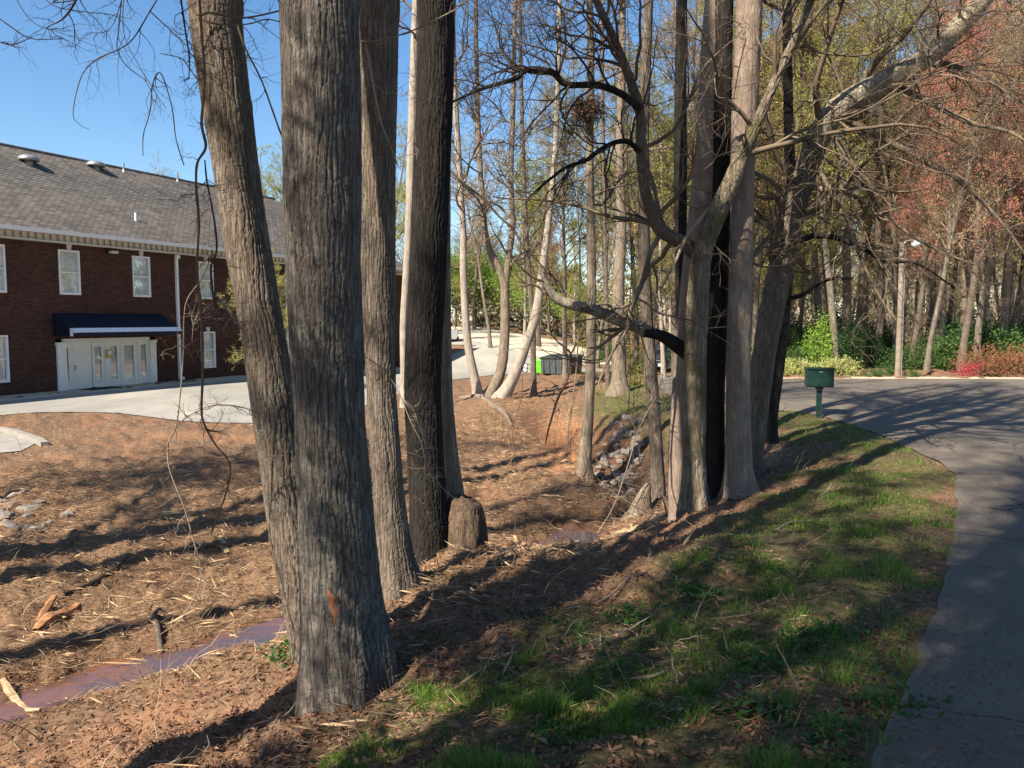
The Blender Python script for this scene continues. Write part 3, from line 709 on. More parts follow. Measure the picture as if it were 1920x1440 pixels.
obox('valance', M['navy'], aw, a0 - .05, a1 + .05, -pr - .165, -pr - .155, zb_, zf - .172)
obox('stripe_return', M['stripe'], aw, a0 - .012, a0 - .004, -pr, -pr + .18, zb_, zf - .004)
# sidewalk with kerb following the facade
bb = Buf(); us = np.linspace(-14, 30, 45); vs = []
for u in us:
    z = .08 if u < 12 else .08 - (u - 12) * .025
    for v_, zz in ((.0, z), (-1.55, z - .01), (-1.62, z - .03), (-1.62, z - .5)): vs.append((u, v_, zz))
bb.add(vs, [(4 * k + q, 4 * k + 4 + q, 4 * k + 5 + q, 4 * k + 1 + q) for k in range(44) for q in range(3)])
sw = bb.build('sidewalk', M['concrete']); sw.location = bld.location; sw.rotation_euler = bld.rotation_euler; tag(sw, kind='structure')
# ------------------------------------------------------------------ trees near the camera
WS = 1.0
def stem_path(pts, D):                        # [(px,py,width px)], depth or list of depths -> path + radii
    n = len(pts); Ds = np.broadcast_to(np.asarray(D, float), (n,)) if np.ndim(D) == 0 else np.interp(np.linspace(0, 1, n), np.linspace(0, 1, len(D)), D)
    p = np.array([P(a, b_, d) for (a, b_, w_), d in zip(pts, Ds)])
    dist = np.linalg.norm(p, axis=1)
    r = np.array([w_ for _, _, w_ in pts]) * dist / F / 2 * WS
    return p, r
def extend(p, r, top, lean=0.5, rtop=.05):    # carry a stem on above the frame
    d = p[-1] - p[-2]; d = d / np.linalg.norm(d); n = 5
    add = []; rr = []
    cur = p[-1]
    for k in range(1, n + 1):
        d = d * (1 - .12) + np.array([rng.normal() * .05, rng.normal() * .05, .16]); d /= np.linalg.norm(d)
        cur = cur + d * (top - p[-1][2]) / n; add.append(cur); rr.append(r[-1] + (rtop - r[-1]) * (k / n) ** 1.1)
    return np.vstack([p, add]), np.concatenate([r, rr])
def root_down(p, r, dz=.35):
    d = p[0] - p[1]; d = d / np.linalg.norm(d)
    return np.vstack([p[0] + np.array([d[0] * .2, d[1] * .2, -dz]), p]), np.concatenate([[r[0] * 1.15], r])
def bark_tube(p, r, sides, step, amp=.008, freq=24, vfreq=2.6, flare=.35, ztop=None, base_z=None, lob=4, seed=0, knots=()):
    """trunk with furrowed relief in the mesh itself"""
    seg = np.linalg.norm(np.diff(p, axis=0), axis=1).sum(); n = max(8, int(seg / step))
    q = catmull(np.column_stack([p]), n); rr = np.interp(np.linspace(0, 1, n), np.linspace(0, 1, len(r)), r)
    _, a, c_ = frames(q[None]); a = a[0]; c_ = c_[0]
    th = np.arange(sides) / sides * 2 * math.pi; ca, sa = np.cos(th)[None], np.sin(th)[None]
    s = np.concatenate([[0], np.cumsum(np.linalg.norm(np.diff(q, axis=0), axis=1))])[:, None]
    R = rr[:, None]
    n1 = noise3(ca * R * freq + seed, sa * R * freq, s * vfreq) + .5 * noise3(ca * R * freq * 2.1, sa * R * freq * 2.1 + seed, s * vfreq * 2)
    if freq < 32: fur = np.minimum(1, np.abs(n1) * 6)
    else:                                    # long wavy fissures running up the trunk
        nl = max(10, int(round(2 * math.pi * float(np.median(rr)) / .034)))
        wp = 1.5 * noise3(ca * R * 7 + seed, sa * R * 7, s * 2.2) + .8 * noise3(ca * R * 19, sa * R * 19 + seed, s * 6.5) + .3 * noise3(ca * R * 45, sa * R * 45 + seed, s * 18)
        g_ = np.abs(np.sin(th[None] * nl / 2 + wp * 2.0)); fur = np.minimum(1, g_ * (1.9 + .9 * noise3(ca * 3, sa * 3, s * 4)))
        fur = fur ** .8 - .30 * np.maximum(0, 1 - np.abs(noise3(ca * R * 12, sa * R * 12, s * 24 + seed)) * 7)
    plate = noise3(ca * R * 40, sa * R * 40, s * 22 + seed)
    big = fbm(ca * 1.3 + seed, sa * 1.3, s * 1.1, 3)
    rad_ = R * (1 + .05 * big) + amp * (fur - 1) + amp * .2 * plate
    if base_z is not None:
        h_ = np.maximum(q[:, 2] - base_z, 0)[:, None]
        rad_ = rad_ + R * flare * np.exp(-h_ / .28) * (1 + .45 * np.sin(lob * th[None] + seed) + .25 * np.sin((lob + 3) * th[None] + 2 * seed))
    for (kz, kt, kr, ka) in knots:
        dd = ((q[:, 2][:, None] - kz) / kr) ** 2 + ((np.angle(np.exp(1j * (th[None] - kt)))) * R / kr) ** 2
        rad_ = rad_ + ka * (np.exp(-dd) - 1.6 * np.exp(-dd * 6))
    v = q[:, None] + rad_[..., None] * (a[:, None] * ca[..., None] + c_[:, None] * sa[..., None])
    i = np.arange(n - 1)[:, None] * sides; j = np.arange(sides)[None]; j2 = (j + 1) % sides
    f = np.stack([i + j, i + j2, i + sides + j2, i + sides + j], -1).reshape(-1, 4)
    return v, f, q, rr
def sprout(b, path, rad_, k, L, r0=.4, levels=3, ks=(6, 5, 3), tmin=.1, trop=(0, 0, .02), wob=.22, ang=(.6, 1.3), rmax=.05, sides=(7, 4, 3, 3), lf=(.3, .65), rmin=.0022, leaf=None):
    """side branches off one path, in rising orders; returns tip points"""
    paths = path[None]; radii = rad_[None]; lens = np.array([L / .75])
    st, d, ln, rd = spawn(paths, radii, lens, k, ang, (.45, 1.0), tmin, r0, rmin * 3)
    rd = np.minimum(rd, rmax)
    tips = []
    for lv in range(levels):
        ns = (9, 6, 4, 3)[lv]
        pp, rr = grow(st, d, ln, rd, ns, wob * (1 + .1 * lv), trop, .25)
        tubes(b, pp, np.maximum(rr, rmin * .8), sides[lv])
        if lv >= levels - 2: tips.append(pp[:, ns // 2:].reshape(-1, 3))
        if lv < levels - 1: st, d, ln, rd = spawn(pp, rr, ln, ks[lv], (.45, 1.2), lf, .1, .6, rmin)
    return np.concatenate(tips)
def crown(b, path, rad_, z0, k, L, **kw):
    i = np.searchsorted(path[:, 2], z0); i = min(i, len(path) - 3)
    return sprout(b, path[i:], rad_[i:], k, L, **kw)

def hero(label, pts, D, mat, top=13, sides=40, step=.05, amp=.007, freq=24, cr=(10, 2.6), knots=(), flare=.35, lob=4, lod=None, group=None, seed=1.0, leaves=None, extra=None, name='bare_tree', cat='tree', z0=None, crk={}):
    root = empty(name, (0, 0, 0), label=label, cat=cat, group=group)
    p, r = stem_path(pts, D)
    base = p[0].copy(); base_z = H(base[0], base[1])
    root.location = (base[0], base[1], base_z)
    p, r = root_down(p, r)
    if top: p, r = extend(p, r, top)
    b_ = Buf()
    if lod:                                   # dense relief low down, plain tube above
        cut = np.searchsorted(p[:, 2], lod)
        v, f, q, rr = bark_tube(p, r, sides, step, amp, freq, flare=flare, lob=lob, base_z=base_z, seed=seed, knots=knots)
        keep = q[:, 2] < lod; nk = keep.sum()
        v1 = v[:nk]; s_ = sides
        i = np.arange(nk - 1)[:, None] * s_; j = np.arange(s_)[None]; j2 = (j + 1) % s_
        b_.add(v1, np.stack([i + j, i + j2, i + s_ + j2, i + s_ + j], -1).reshape(-1, 4))
        qq = q[nk - 2::8]; r2 = rr[nk - 2::8]
        if len(qq) > 2: tubes(b_, qq[None], r2[None] * .99, 20)
        path, rads = q[::6], rr[::6]
    else:
        v, f, q, rr = bark_tube(p, r, sides, step, amp, freq, flare=flare, lob=lob, base_z=base_z, seed=seed, knots=knots)
        b_.add(v, f); path, rads = q[::3], rr[::3]
    o = b_.build('trunk', mat, root, True); o.location = -root.location
    if cr:
        t = Buf(); tp = crown(t, path, rads, z0 if z0 is not None else 5.5, cr[0], cr[1], **crk)
        o2 = t.build('branches', M['twig_dark'] if mat in (M['bark_dark_shade'],) else M['twig'], root, True); o2.location = -root.location
        if leaves:
            lb = Buf(); leaf_quads(lb, tp[rng.random(len(tp)) < leaves[1]] + rng.normal(size=(1, 3)) * .0, leaves[2]); o3 = lb.build('foliage', M[leaves[0]], root); o3.location = -root.location
    return root, path, rads
def limb(root, pts, D, mat, name='limb', nsd=18, step=.05, amp=.004, tw=None, twm='twig', freq=30, ext=None, seed=3., **kw):
    p, r = stem_path(pts, D)
    if ext: p, r = extend(p, r, ext)
    b_ = Buf(); v, f, q, rr = bark_tube(p, r, nsd, step, amp, freq, seed=seed); b_.add(v, f)
    o = b_.build(name, mat, root, True); o.location = -root.location
    if tw:
        t = Buf(); sprout(t, q[::2], rr[::2], tw[0], tw[1], **kw)
        o2 = t.build('twigs', M[twm], o, True)
    return q, rr, o
CK = dict(levels=3, ks=(5, 4), tmin=.0, trop=(0, 0, .05))
CKS = dict(levels=3, ks=(5, 3), tmin=.0, trop=(0, 0, .03), lf=(.35, .7))
T1, q1, r1 = hero('leaning trunk at left with pinkish sunlit left side, foot hidden behind the widest trunk',
    [(584,1252,56),(572,1130,76),(550,1000,82),(533,880,84),(514,760,82),(496,640,76),(468,480,76),(452,380,76),(440,300,76),(422,170,80),(408,60,84),(402,0,85),(396,-60,84)], 5.6, M['bark_gray'],
    sides=200, step=.018, amp=.009, freq=34, lod=2.6, top=16, flare=.05, cr=(9, 3.0), seed=11., knots=[(.62, 4.3, .05, .035), (1.6, 4.3, .05, .03), (1.45, 4.0, .06, .03)], crk=CK, z0=10)
T2, q2, r2 = hero('widest trunk, straight, dark furrowed bark with grey lichen, nearest the camera',
    [(654,1296,136),(650,1225,144),(638,1100,138),(630,960,134),(619,780,128),(610,600,132),(606,400,136),(603,200,134),(599,0,132),(597,-80,131)], 4.85, M['bark_lichen'],
    sides=280, step=.014, amp=.010, freq=34, lod=2.3, top=16, cr=(8, 2.8), seed=5., flare=.24, lob=5, knots=[(-1.35, 4.9, .05, -.012)], crk=CK, z0=10)
T3, q3, r3 = hero('straight grey trunk just right of the widest one, with speckled bark, sunlit upper half',
    [(750,1122,72),(738,1030,60),(727,900,56),(716,740,54),(710,560,62),(708,380,64),(706,200,72),(706,60,74),(706,-60,73)], 6.95, M['bark_gray'],
    sides=190, step=.02, amp=.010, freq=34, top=16, lod=3.0, cr=(9, 3.2), seed=8., flare=.3, crk=CK, z0=10)
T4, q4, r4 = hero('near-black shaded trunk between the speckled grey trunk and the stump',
    [(806,1072,70),(804,960,68),(798,860,68),(793,720,69),(800,540,68),(808,360,67),(814,200,65),(817,60,61),(818,-60,60)], 8.1, M['bark_dark_shade'],
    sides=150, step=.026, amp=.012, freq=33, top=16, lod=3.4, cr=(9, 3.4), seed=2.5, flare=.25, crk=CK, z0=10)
T4b, q4b, r4b = hero('thin reddish brown trunk close against the right side of the near-black trunk',
    [(862,1060,50),(855,960,40),(846,860,28),(838,740,22),(836,600,20),(836,460,18),(837,300,16),(842,150,18),(846,0,16),(848,-40,15)], 8.5, M['bark_tan'],
    sides=60, step=.04, amp=.007, freq=28, cr=(6, 2.2), seed=4.5, flare=.2, crk=CKS, z0=6)
# torn orange wound low on the widest trunk
wb_ = Buf(); gu, gv = np.meshgrid(np.linspace(-1, 1, 9), np.linspace(-1, 1, 13)); gx = 622 + gu * (1 + 9 * (1 - gv ** 2)) * (1 + .4 * np.sin(gv * 9)) + 6 * gv; gy = 1138 + gv * 34
ax_ = 642.; rr_ = 68.; pts_ = P(gx, gy, 4.85); off = np.sqrt(np.maximum(rr_ ** 2 - (gx - ax_) ** 2, 0)) / F * 4.85 + .036
pts_ = P(gx, gy, 4.85 - off - .006 + .008 * (gu ** 2)); i_ = np.arange(12)[:, None] * 9; j_ = np.arange(8)[None]
wb_.add(pts_, np.stack([i_ + j_, i_ + j_ + 1, i_ + 10 + j_, i_ + 9 + j_], -1).reshape(-1, 4)); wo_ = wb_.build('bark_wound', M['wound'], T2, True); wo_.location = -T2.location
# stump with a slanting broken top
st_p, st_r = stem_path([(870,1075,92),(868,1040,84),(870,1000,82),(870,965,76),(872,940,62),(876,928,20)], 8.2)
st_p, st_r = root_down(st_p, st_r)
b_ = Buf(); v, f, q, rr = bark_tube(st_p, st_r, 90, .02, .012, 24, flare=.25, base_z=float(st_p[1][2]), seed=9.)
top = q[-1][2]; v = v.copy(); hh = v[..., 2]; v[..., 2] = np.minimum(hh, top - .02 - .42 * np.maximum(0, v[..., 0] - q[-1][0] - .02) + .03 * noise3(v[..., 0] * 14, v[..., 1] * 14, 1.))
b_.add(v, f); so = b_.build('stump', M['bark_brown'], None, True)
tag(so, 'short brown tree stump with slanting top, leaning on the dark trunk', 'stump')

# ------------------------------------------------------------------ cluster at the bend of the creek
TW = dict(levels=4, ks=(5, 4, 3), sides=(6, 4, 3, 3), lf=(.35, .75), rmin=.0022)
WS = 0.8
C2, qc2, rc2 = hero('gnarled sunlit trunk with scarred bark and big limbs reaching left',
    [(1303,985,62),(1301,930,56),(1301,860,50),(1302,780,52),(1303,700,50),(1305,620,52),(1310,540,48),(1318,470,44),(1345,400,44),(1372,340,38),(1392,290,34),(1420,230,24),(1450,160,20),(1482,90,18),(1520,0,16),(1545,-60,15)], 10.2, M['bark_moss'],
    sides=110, step=.03, amp=.016, freq=15, top=8, cr=(8, 2.2), seed=6., flare=.35, z0=1.2, crk=dict(TW, r0=.4), knots=[(-.6, 4.8, .07, .05), (-1.0, 4.6, .05, .04), (-1.3, 5., .05, .04), (-1.55, 4.4, .05, .045)])
limb(C2, [(1318,490,34),(1290,462,34),(1262,446,32),(1236,428,30),(1218,388,27),(1206,335,24),(1202,268,24),(1200,210,23),(1178,140,20),(1152,75,18),(1122,10,16),(1100,-50,13)], [10.5, 10.2, 10.0, 9.8], M['bark_gray'], 'limb', nsd=30, step=.035, tw=(16, 1.9), **TW)
limb(C2, [(1200,205,18),(1165,176,16),(1120,160,15),(1062,158,14),(1035,136,15),(990,130,14),(965,148,11),(905,166,8),(850,190,6),(815,205,4)], [9.9, 9.6], M['bark_dark_shade'], 'limb', nsd=12, tw=(16, 1.3), twm='twig_dark', **TW)
limb(C2, [(1200,285,13),(1178,266,12),(1150,268,11),(1120,285,11),(1100,300,10),(1060,315,8),(1020,345,6),(990,372,4)], [9.9, 9.5], M['bark_dark_shade'], 'limb', nsd=10, tw=(14, 1.2), twm='twig_dark', **TW)
lq, lr_, lo = limb(C2, [(1300,672,34),(1262,642,32),(1236,628,26),(1206,622,24)], [10.4, 10.2], M['bark_dark_shade'], 'cut_limb', nsd=24, amp=.003)
limb(C2, [(1214,622,30),(1190,610,30),(1160,600,29),(1125,586,27),(1100,578,25),(1075,572,25),(1050,564,22),(1034,548,19),(1020,524,13),(1012,500,7)], [10.25, 10.0], M['bark_limb'], 'limb', nsd=22, tw=(8, .8), **dict(TW, levels=3))
limb(C2, [(1385,300,10),(1330,390,9),(1290,440,8),(1262,500,6),(1240,540,4)], [10.3, 10.0], M['twig_pale'], 'limb', nsd=8, tw=(6, .8), **dict(TW, levels=3))
WS = 1.0
C1, _, _ = hero('smooth pale pinkish trunk directly behind the gnarled one, lit on its left',
    [(1273,978,34),(1270,900,34),(1274,800,36),(1282,700,38),(1292,600,42),(1304,500,46),(1316,400,48),(1328,280,46),(1336,150,44),(1346,0,42),(1352,-60,40)], 10.9, M['bark_smooth'], sides=60, step=.05, amp=.004, freq=30, seed=3., flare=.15, crk=CK, z0=6)
WS = 0.8
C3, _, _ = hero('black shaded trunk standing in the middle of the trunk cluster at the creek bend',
    [(1345,955,58),(1340,880,50),(1340,760,44),(1345,600,44),(1350,400,44),(1352,200,44),(1356,0,42),(1358,-60,42)], 10.8, M['bark_dark_shade'], sides=60, step=.05, amp=.008, freq=24, seed=13., flare=.25, crk=CK, z0=6.5)
WS = 0.78
C4, qc4, rc4 = hero('thick sunlit reddish grey trunk at the right of the creek cluster, hollow at its foot',
    [(1388,935,70),(1385,880,58),(1384,760,55),(1385,620,54),(1390,480,52),(1392,340,53),(1398,180,56),(1404,40,55),(1407,-60,54)], 10.5, M['bark_smooth'], sides=100, step=.03, amp=.006, freq=26, seed=21., flare=.3, crk=CK, z0=6.5,
    knots=[(-2.2, 5.2, .10, -.06)])
limb(C4, [(1330,580,5),(1345,560,12),(1390,505,13),(1420,470,12),(1445,440,8)], [10.9, 11.], M['bark_moss'], 'limb', nsd=10, tw=(6, .7), **dict(TW, levels=3))
WS = .88
C5, qc5, rc5 = hero('leaning trunk whose great pale limb arches up to the top right corner',
    [(1402,905,42),(1416,800,44),(1428,700,46),(1442,610,48),(1458,530,50),(1474,455,48),(1492,380,46),(1515,310,42),(1540,240,44)], 12., M['bark_gray'], top=None, sides=70, step=.04, amp=.009, freq=22, seed=17., flare=.25, cr=(6, 1.8), z0=0., crk=dict(TW, r0=.3))
limb(C5, [(1528,275,40),(1555,222,46),(1590,192,48),(1640,165,46),(1690,138,40),(1740,105,36),(1790,58,34),(1835,8,34),(1880,-60,28),(1930,-150,22)], [12, 11.4, 11.0], M['bark_limb'], 'limb', nsd=44, step=.04, amp=.008, tw=(16, 2.8), **dict(TW, ks=(5, 5, 4), rmax=.018, trop=(.02, -.01, -.055), r0=.3))
limb(C5, [(1462,470,10),(1490,455,11),(1530,442,12),(1575,448,10),(1625,470,9),(1660,490,7),(1720,495,5),(1790,540,3)], [11.9, 11.2], M['bark_dark_shade'], 'limb', nsd=8, tw=(14, 1.2), **TW)
limb(C5, [(1455,560,8),(1500,555,9),(1550,525,8),(1600,522,4)], [12.1, 12.4], M['bark_dark_shade'], 'limb', nsd=8, tw=(4, .5), **dict(TW, levels=2))
for pts in ([(1560,215,16),(1600,230,15),(1660,262,13),(1730,300,11),(1800,340,9),(1880,420,6),(1950,520,3)], [(1545,230,14),(1580,280,12),(1630,360,10),(1680,420,8),(1760,470,6),(1840,500,3)],
            [(1600,190,14),(1640,120,12),(1700,60,10),(1760,-20,7)], [(1660,150,14),(1740,190,11),(1820,230,9),(1900,250,6),(1960,300,3)], [(1520,300,12),(1560,360,10),(1590,430,8),(1640,540,5),(1680,600,3)], [(1500,350,11),(1460,300,10),(1440,230,8),(1400,140,5)],
            [(1540,240,14),(1530,170,12),(1550,90,10),(1580,0,8),(1600,-60,5)], [(1700,130,14),(1770,120,11),(1850,150,8),(1930,200,4)]):
    limb(C5, pts, [11.9, 11.2 - rng.random() * .8], M['twig'], 'limb', nsd=8, tw=(9, 1.4), **dict(TW, ks=(5, 4, 3), trop=(.0, 0, -.05), rmax=.012))
WS = 0.74
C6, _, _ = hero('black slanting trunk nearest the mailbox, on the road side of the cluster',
    [(1434,840,48),(1440,780,44),(1452,700,42),(1462,620,40),(1470,540,38),(1478,440,32),(1482,340,26),(1478,200,22),(1476,60,20),(1476,-60,18)], 14.2, M['bark_dark_shade'], sides=50, step=.06, amp=.009, freq=20, seed=23., flare=.2, crk=CK, z0=5)
WS = 0.82
C0, _, _ = hero('slender grey trunk rising from a root mound left of the gnarled trunk',
    [(1232,945,34),(1233,890,30),(1228,800,29),(1221,700,28),(1212,580,27),(1208,450,25),(1206,300,24),(1210,150,22),(1216,0,20),(1220,-60,20)], 13.0, M['bark_gray'], sides=48, step=.05, amp=.006, freq=26, seed=31., crk=CKS, z0=5, cr=(10, 2.4))
km_p, km_r = stem_path([(1196,985,60),(1202,955,44),(1208,930,30),(1214,912,16),(1218,905,5)], 12.6)
b_ = Buf(); v, f, q, rr = bark_tube(km_p, km_r, 30, .03, .01, 20, flare=.3, base_z=float(km_p[0][2]), seed=3.); b_.add(v, f)
o = b_.build('root_mound', M['bark_tan'], C0, True); o.location = -C0.location
WS = 0.85
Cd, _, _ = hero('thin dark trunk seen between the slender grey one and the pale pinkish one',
    [(1290,880,26),(1286,760,26),(1280,620,26),(1277,480,26),(1276,320,27),(1276,160,24),(1278,20,22),(1278,-60,20)], 14., M['bark_dark_shade'], sides=40, step=.06, amp=.007, freq=22, seed=37., crk=CKS, z0=5, cr=(10, 2.4))
M1, _, _ = hero('slender curving trunk at the foot of the rock pile, right side of the ditch',
    [(1094,890,32),(1098,840,27),(1104,760,24),(1108,660,21),(1109,540,20),(1108,420,19),(1105,300,18),(1107,150,16),(1106,0,12),(1105,-60,10)], 16., M['bark_tan'], sides=40, step=.06, amp=.007, freq=22, seed=41., crk=dict(CKS, r0=.35), z0=1.5, cr=(16, 2.2))
# squirrel nest in that tree
nb = Buf(); c_ = P(1098, 205, 15.8); pts = c_ + rng.normal(size=(420, 3)) * np.array([.16, .14, .11])
pp, rr = grow(pts, rng.normal(size=(420, 3)), np.full(420, .28), np.full(420, .006), 3, .5, (0, 0, 0)); tubes(nb, pp, rr, 3)
nest = nb.build('nest', M['twig_dark']); leaf = Buf(); leaf_quads(leaf, c_ + rng.normal(size=(700, 3)) * np.array([.14, .12, .10]), .07)
leaf.build('leaf_lining', M['litter'], nest)['kind'] = 'stuff'; tag(nest, 'round brown leaf and twig nest high in a slender tree', 'nest')
WS = .72
FB = [('leftmost sunlit slender trunk beside the parking lot, bending at its foot', [(898,748,28),(888,700,23),(878,650,21),(872,580,20),(869,500,19),(868,430,17),(860,300,16),(852,150,14),(848,0,12)], 33, 'bark_pale'),
      ('tan forked trunk, middle one of three leaning out beside the lot', [(916,745,30),(938,700,27),(946,640,26),(947,570,24),(943,520,22),(915,460,17),(905,380,14),(897,250,13),(893,100,11),(892,0,10)], 33, 'bark_tan'),
      ('long pale trunk leaning right beside the parking lot, behind the small black sign', [(935,757,36),(962,708,30),(985,650,25),(1004,592,24),(1018,500,20),(1030,400,16),(1040,300,14),(1045,180,12),(1050,0,10)], 32, 'bark_pale'),
      ('short-looking upright trunk between the small sign and the green cart', [(1000,748,17),(1000,690,15),(999,620,14),(994,540,13),(985,400,12),(978,200,10),(975,0,8)], 33, 'bark_gray'),
      ('vine-wrapped brown trunk standing on the lawn behind the rock pile', [(1160,745,52),(1161,700,38),(1160,620,34),(1160,530,30),(1165,430,26),(1162,300,22),(1166,120,18),(1168,0,14)], 27, 'bark_tan'),
      ('sunlit pale trunk showing in the gap left of the near-black trunk', [(758,760,20),(757,690,19),(757,600,19),(763,500,20),(768,400,22),(774,200,22),(781,0,20)], 30, 'bark_pale'),
      ('thin far trunk seen just left of the vine-wrapped one', [(1140,745,12),(1139,680,11),(1137,560,11),(1134,400,10),(1130,200,9),(1128,0,7)], 30, 'bark_gray')]
for k, (lab, pts, D, mt) in enumerate(FB):
    rt, q, rr = hero(lab, pts, D, M[mt], sides=20, step=.15, amp=.012, freq=12, seed=50. + k, top=17, cr=(26, 3.4), z0=1.5 if k != 5 else 6, crk=dict(levels=3, ks=(7, 5), trop=(0, 0, .06), rmin=.006, r0=.35, lf=(.35, .7)), leaves=('bud_green' if k % 2 else 'bud_tan', .35, .07))
    if k == 1:
        limb(rt, [(946,545,20),(954,480,17),(961,420,16),(958,330,14),(962,200,12),(965,50,10),(966,-40,9)], 33, M['bark_tan'], 'limb', nsd=12, step=.2, tw=(16, 3.0), levels=3, ks=(7, 4), rmin=.006)
# ivy on the wrapped trunk
# ------------------------------------------------------------------ prototype trees for the woodland
def proto(seed, Hh, r0, lean, z0, kb, L, leafm, lfrac, lsize, mat='bark_far', twm='twig', ks=(6, 5), trop=(0, 0, .07), rmin=.007, twist=.02, name='woodland_tree', ang=(.4, 1.0)):
    global rng
    old = rng; rng = np.random.default_rng(seed)
    n = 14; p = np.zeros((n, 3)); d = np.array([lean, rng.normal() * .03, 1.0])
    for i in range(1, n):
        d = d + rng.normal(size=3) * twist * np.array([1, 1, 0]) * 2; d[0] += -.02 * lean; d /= np.linalg.norm(d); p[i] = p[i - 1] + d * Hh / (n - 1)
    p[0, 2] = -.3
    r = r0 * (1 - np.linspace(0, 1, n) ** 1.3 * .85); r[0] *= 1.5; r[1] *= 1.02
    root = empty(name)
    b_ = Buf(); q = catmull(p, 60); rr = np.interp(np.linspace(0, 1, 60), np.linspace(0, 1, n), r); tubes(b_, q[None], rr[None] , 10)
    # fork
    ff = rng.uniform(.35, .6); i = int(ff * 60); fp, fr = grow(q[i][None], np.array([[rng.normal() * .4, rng.normal() * .4, 1.]]), np.array([Hh * (1 - ff) * .85]), np.array([rr[i] * .75]), 14, .05, (0, 0, .05)); tubes(b_, fp, fr, 8)
    tr = b_.build('trunk', M[mat], root, True)
    t = Buf(); i0 = int(z0 / Hh * 60)
    tp = sprout(t, q[i0:], rr[i0:], kb, L, levels=3, ks=ks, trop=trop, rmin=rmin, sides=(5, 3, 3, 3), r0=.4, ang=ang, tmin=.02)
    tp2 = sprout(t, fp[0], fr[0], kb // 3, L * .8, levels=3, ks=ks, trop=trop, rmin=rmin, sides=(5, 3, 3, 3), r0=.45, ang=ang, tmin=.15)
    tw = t.build('crown', M[twm], root, True)
    tp = np.concatenate([tp, tp2]); KIDS[root.name] = [tr, tw]
    if leafm:
        lb = Buf(); s = tp[rng.random(len(tp)) < lfrac]; s = np.repeat(s, 4, 0) + rng.normal(size=(len(s) * 4, 3)) * .075
        leaf_quads(lb, s, lsize * .7); fo = lb.build('foliage', M[leafm], root); KIDS[root.name].append(fo)
    rng = old
    return root
PR = [proto(1, 19, .17, .03, 5, 34, 3.6, 'bud_green', .75, .13), proto(2, 21, .20, -.04, 7, 34, 3.4, 'bud_tan', .6, .12, 'bark_gray'), proto(3, 17, .12, .10, 3, 32, 2.8, 'bud_green', .8, .13, 'bark_pale'),
      proto(4, 20, .15, -.10, 6, 30, 3.2, 'bud_tan', .5, .12, 'bark_far', 'twig_pale'), proto(5, 22, .24, .0, 9, 30, 4.0, 'bud_green', .5, .13, 'bark_tan'), proto(6, 14, .09, .16, 2, 28, 2.4, 'bud_green', .8, .12, 'bark_pale', 'twig_pale')]
used = {}
def place(pr, x, y, s=1.0, rz=None, label=None, cat='tree', group=None, tilt=0.0, z=None):
    if pr.name not in used: used[pr.name] = 1; o = pr
    else: o = copy_thing(pr)
    o.location = (x, y, (H(x, y) if z is None else z)); o.scale = (s, s, s)
    o.rotation_euler = (tilt, 0, rng.uniform(0, 6.28) if rz is None else rz)
    return tag(o, label, cat, group)
def at(px, D):                                # plan position under a pixel column
    return (px - 960) / F * D * 1.003, D
KL = ['tall bare tree with fresh green buds in the woodland beyond the road', 'tall grey-barked tree with tan leaf buds in the woodland beyond the road', 'slim pale-barked tree in the woodland beyond the road',
      'leaning brown tree with pale twigs in the woodland beyond the road', 'big straight tan-barked tree in the woodland beyond the road', 'small leaning pale sapling in the woodland beyond the road']
wr = np.random.default_rng(99); k = 0
for row, (D0, D1, n) in enumerate(((33, 39, 11), (39, 48, 20), (48, 60, 28), (60, 85, 34))):
    for q in range(n):
        px = 1235 + (q + wr.random()) / n * 760; D = wr.uniform(D0, D1)
        if D < 41 and (1580 < px < 1700): D += 8
        i = int(wr.integers(0, 6)); x, y = at(px, D)
        place(PR[i], x, y, wr.uniform(.8, 1.15) * (.85 if D < 38 else 1), None, KL[i], group='trees of the woodland beyond the road (%s)' % ['green buds', 'tan buds', 'pale bark', 'leaning', 'big tan', 'saplings'][i], tilt=wr.normal() * .03)
mid = [(1215, 38), (1190, 44), (1245, 35), (1120, 50), (1075, 58), (1060, 40), (1010, 62), (980, 52), (920, 60), (860, 66), (1140, 62), (1225, 55), (1250, 60), (1100, 72), (1170, 75), (1030, 78), (890, 80)]
for q, (px, D) in enumerate(mid):
    i = [0, 1, 2, 3, 5][q % 5]; x, y = at(px, D)
    place(PR[i], x, y, wr.uniform(.7, .95), None, 'thin budding tree in the open strip between the parking lot and the woodland', group='thin trees between the parking lot and the woodland')
for q, (px, D, s) in enumerate([(255, 78, .78), (300, 82, .86), (335, 74, .72), (500, 62, .85), (470, 70, .95), (540, 75, 1.0), (690, 72, .95), (770, 70, .9), (735, 80, .9), (640, 78, 1.)]):
    x, y = at(px, D); place(PR[(q * 2) % 6], x, y, s, None, 'distant budding tree rising above the roof behind the brick building', group='distant trees behind the brick building')
# olive, drooping tree in front of the building's far half
ol = proto(17, 8.5, .12, .02, 1.2, 26, 2.6, 'bud_green', .9, .10, 'bark_tan', 'twig_pale', ks=(8, 5), trop=(0, 0, -.03), name='drooping_tree')
x, y = at(528, 34); place(ol, x, y, .66, .4, 'olive-green drooping tree in front of the building, between the two left trunks', 'tree')
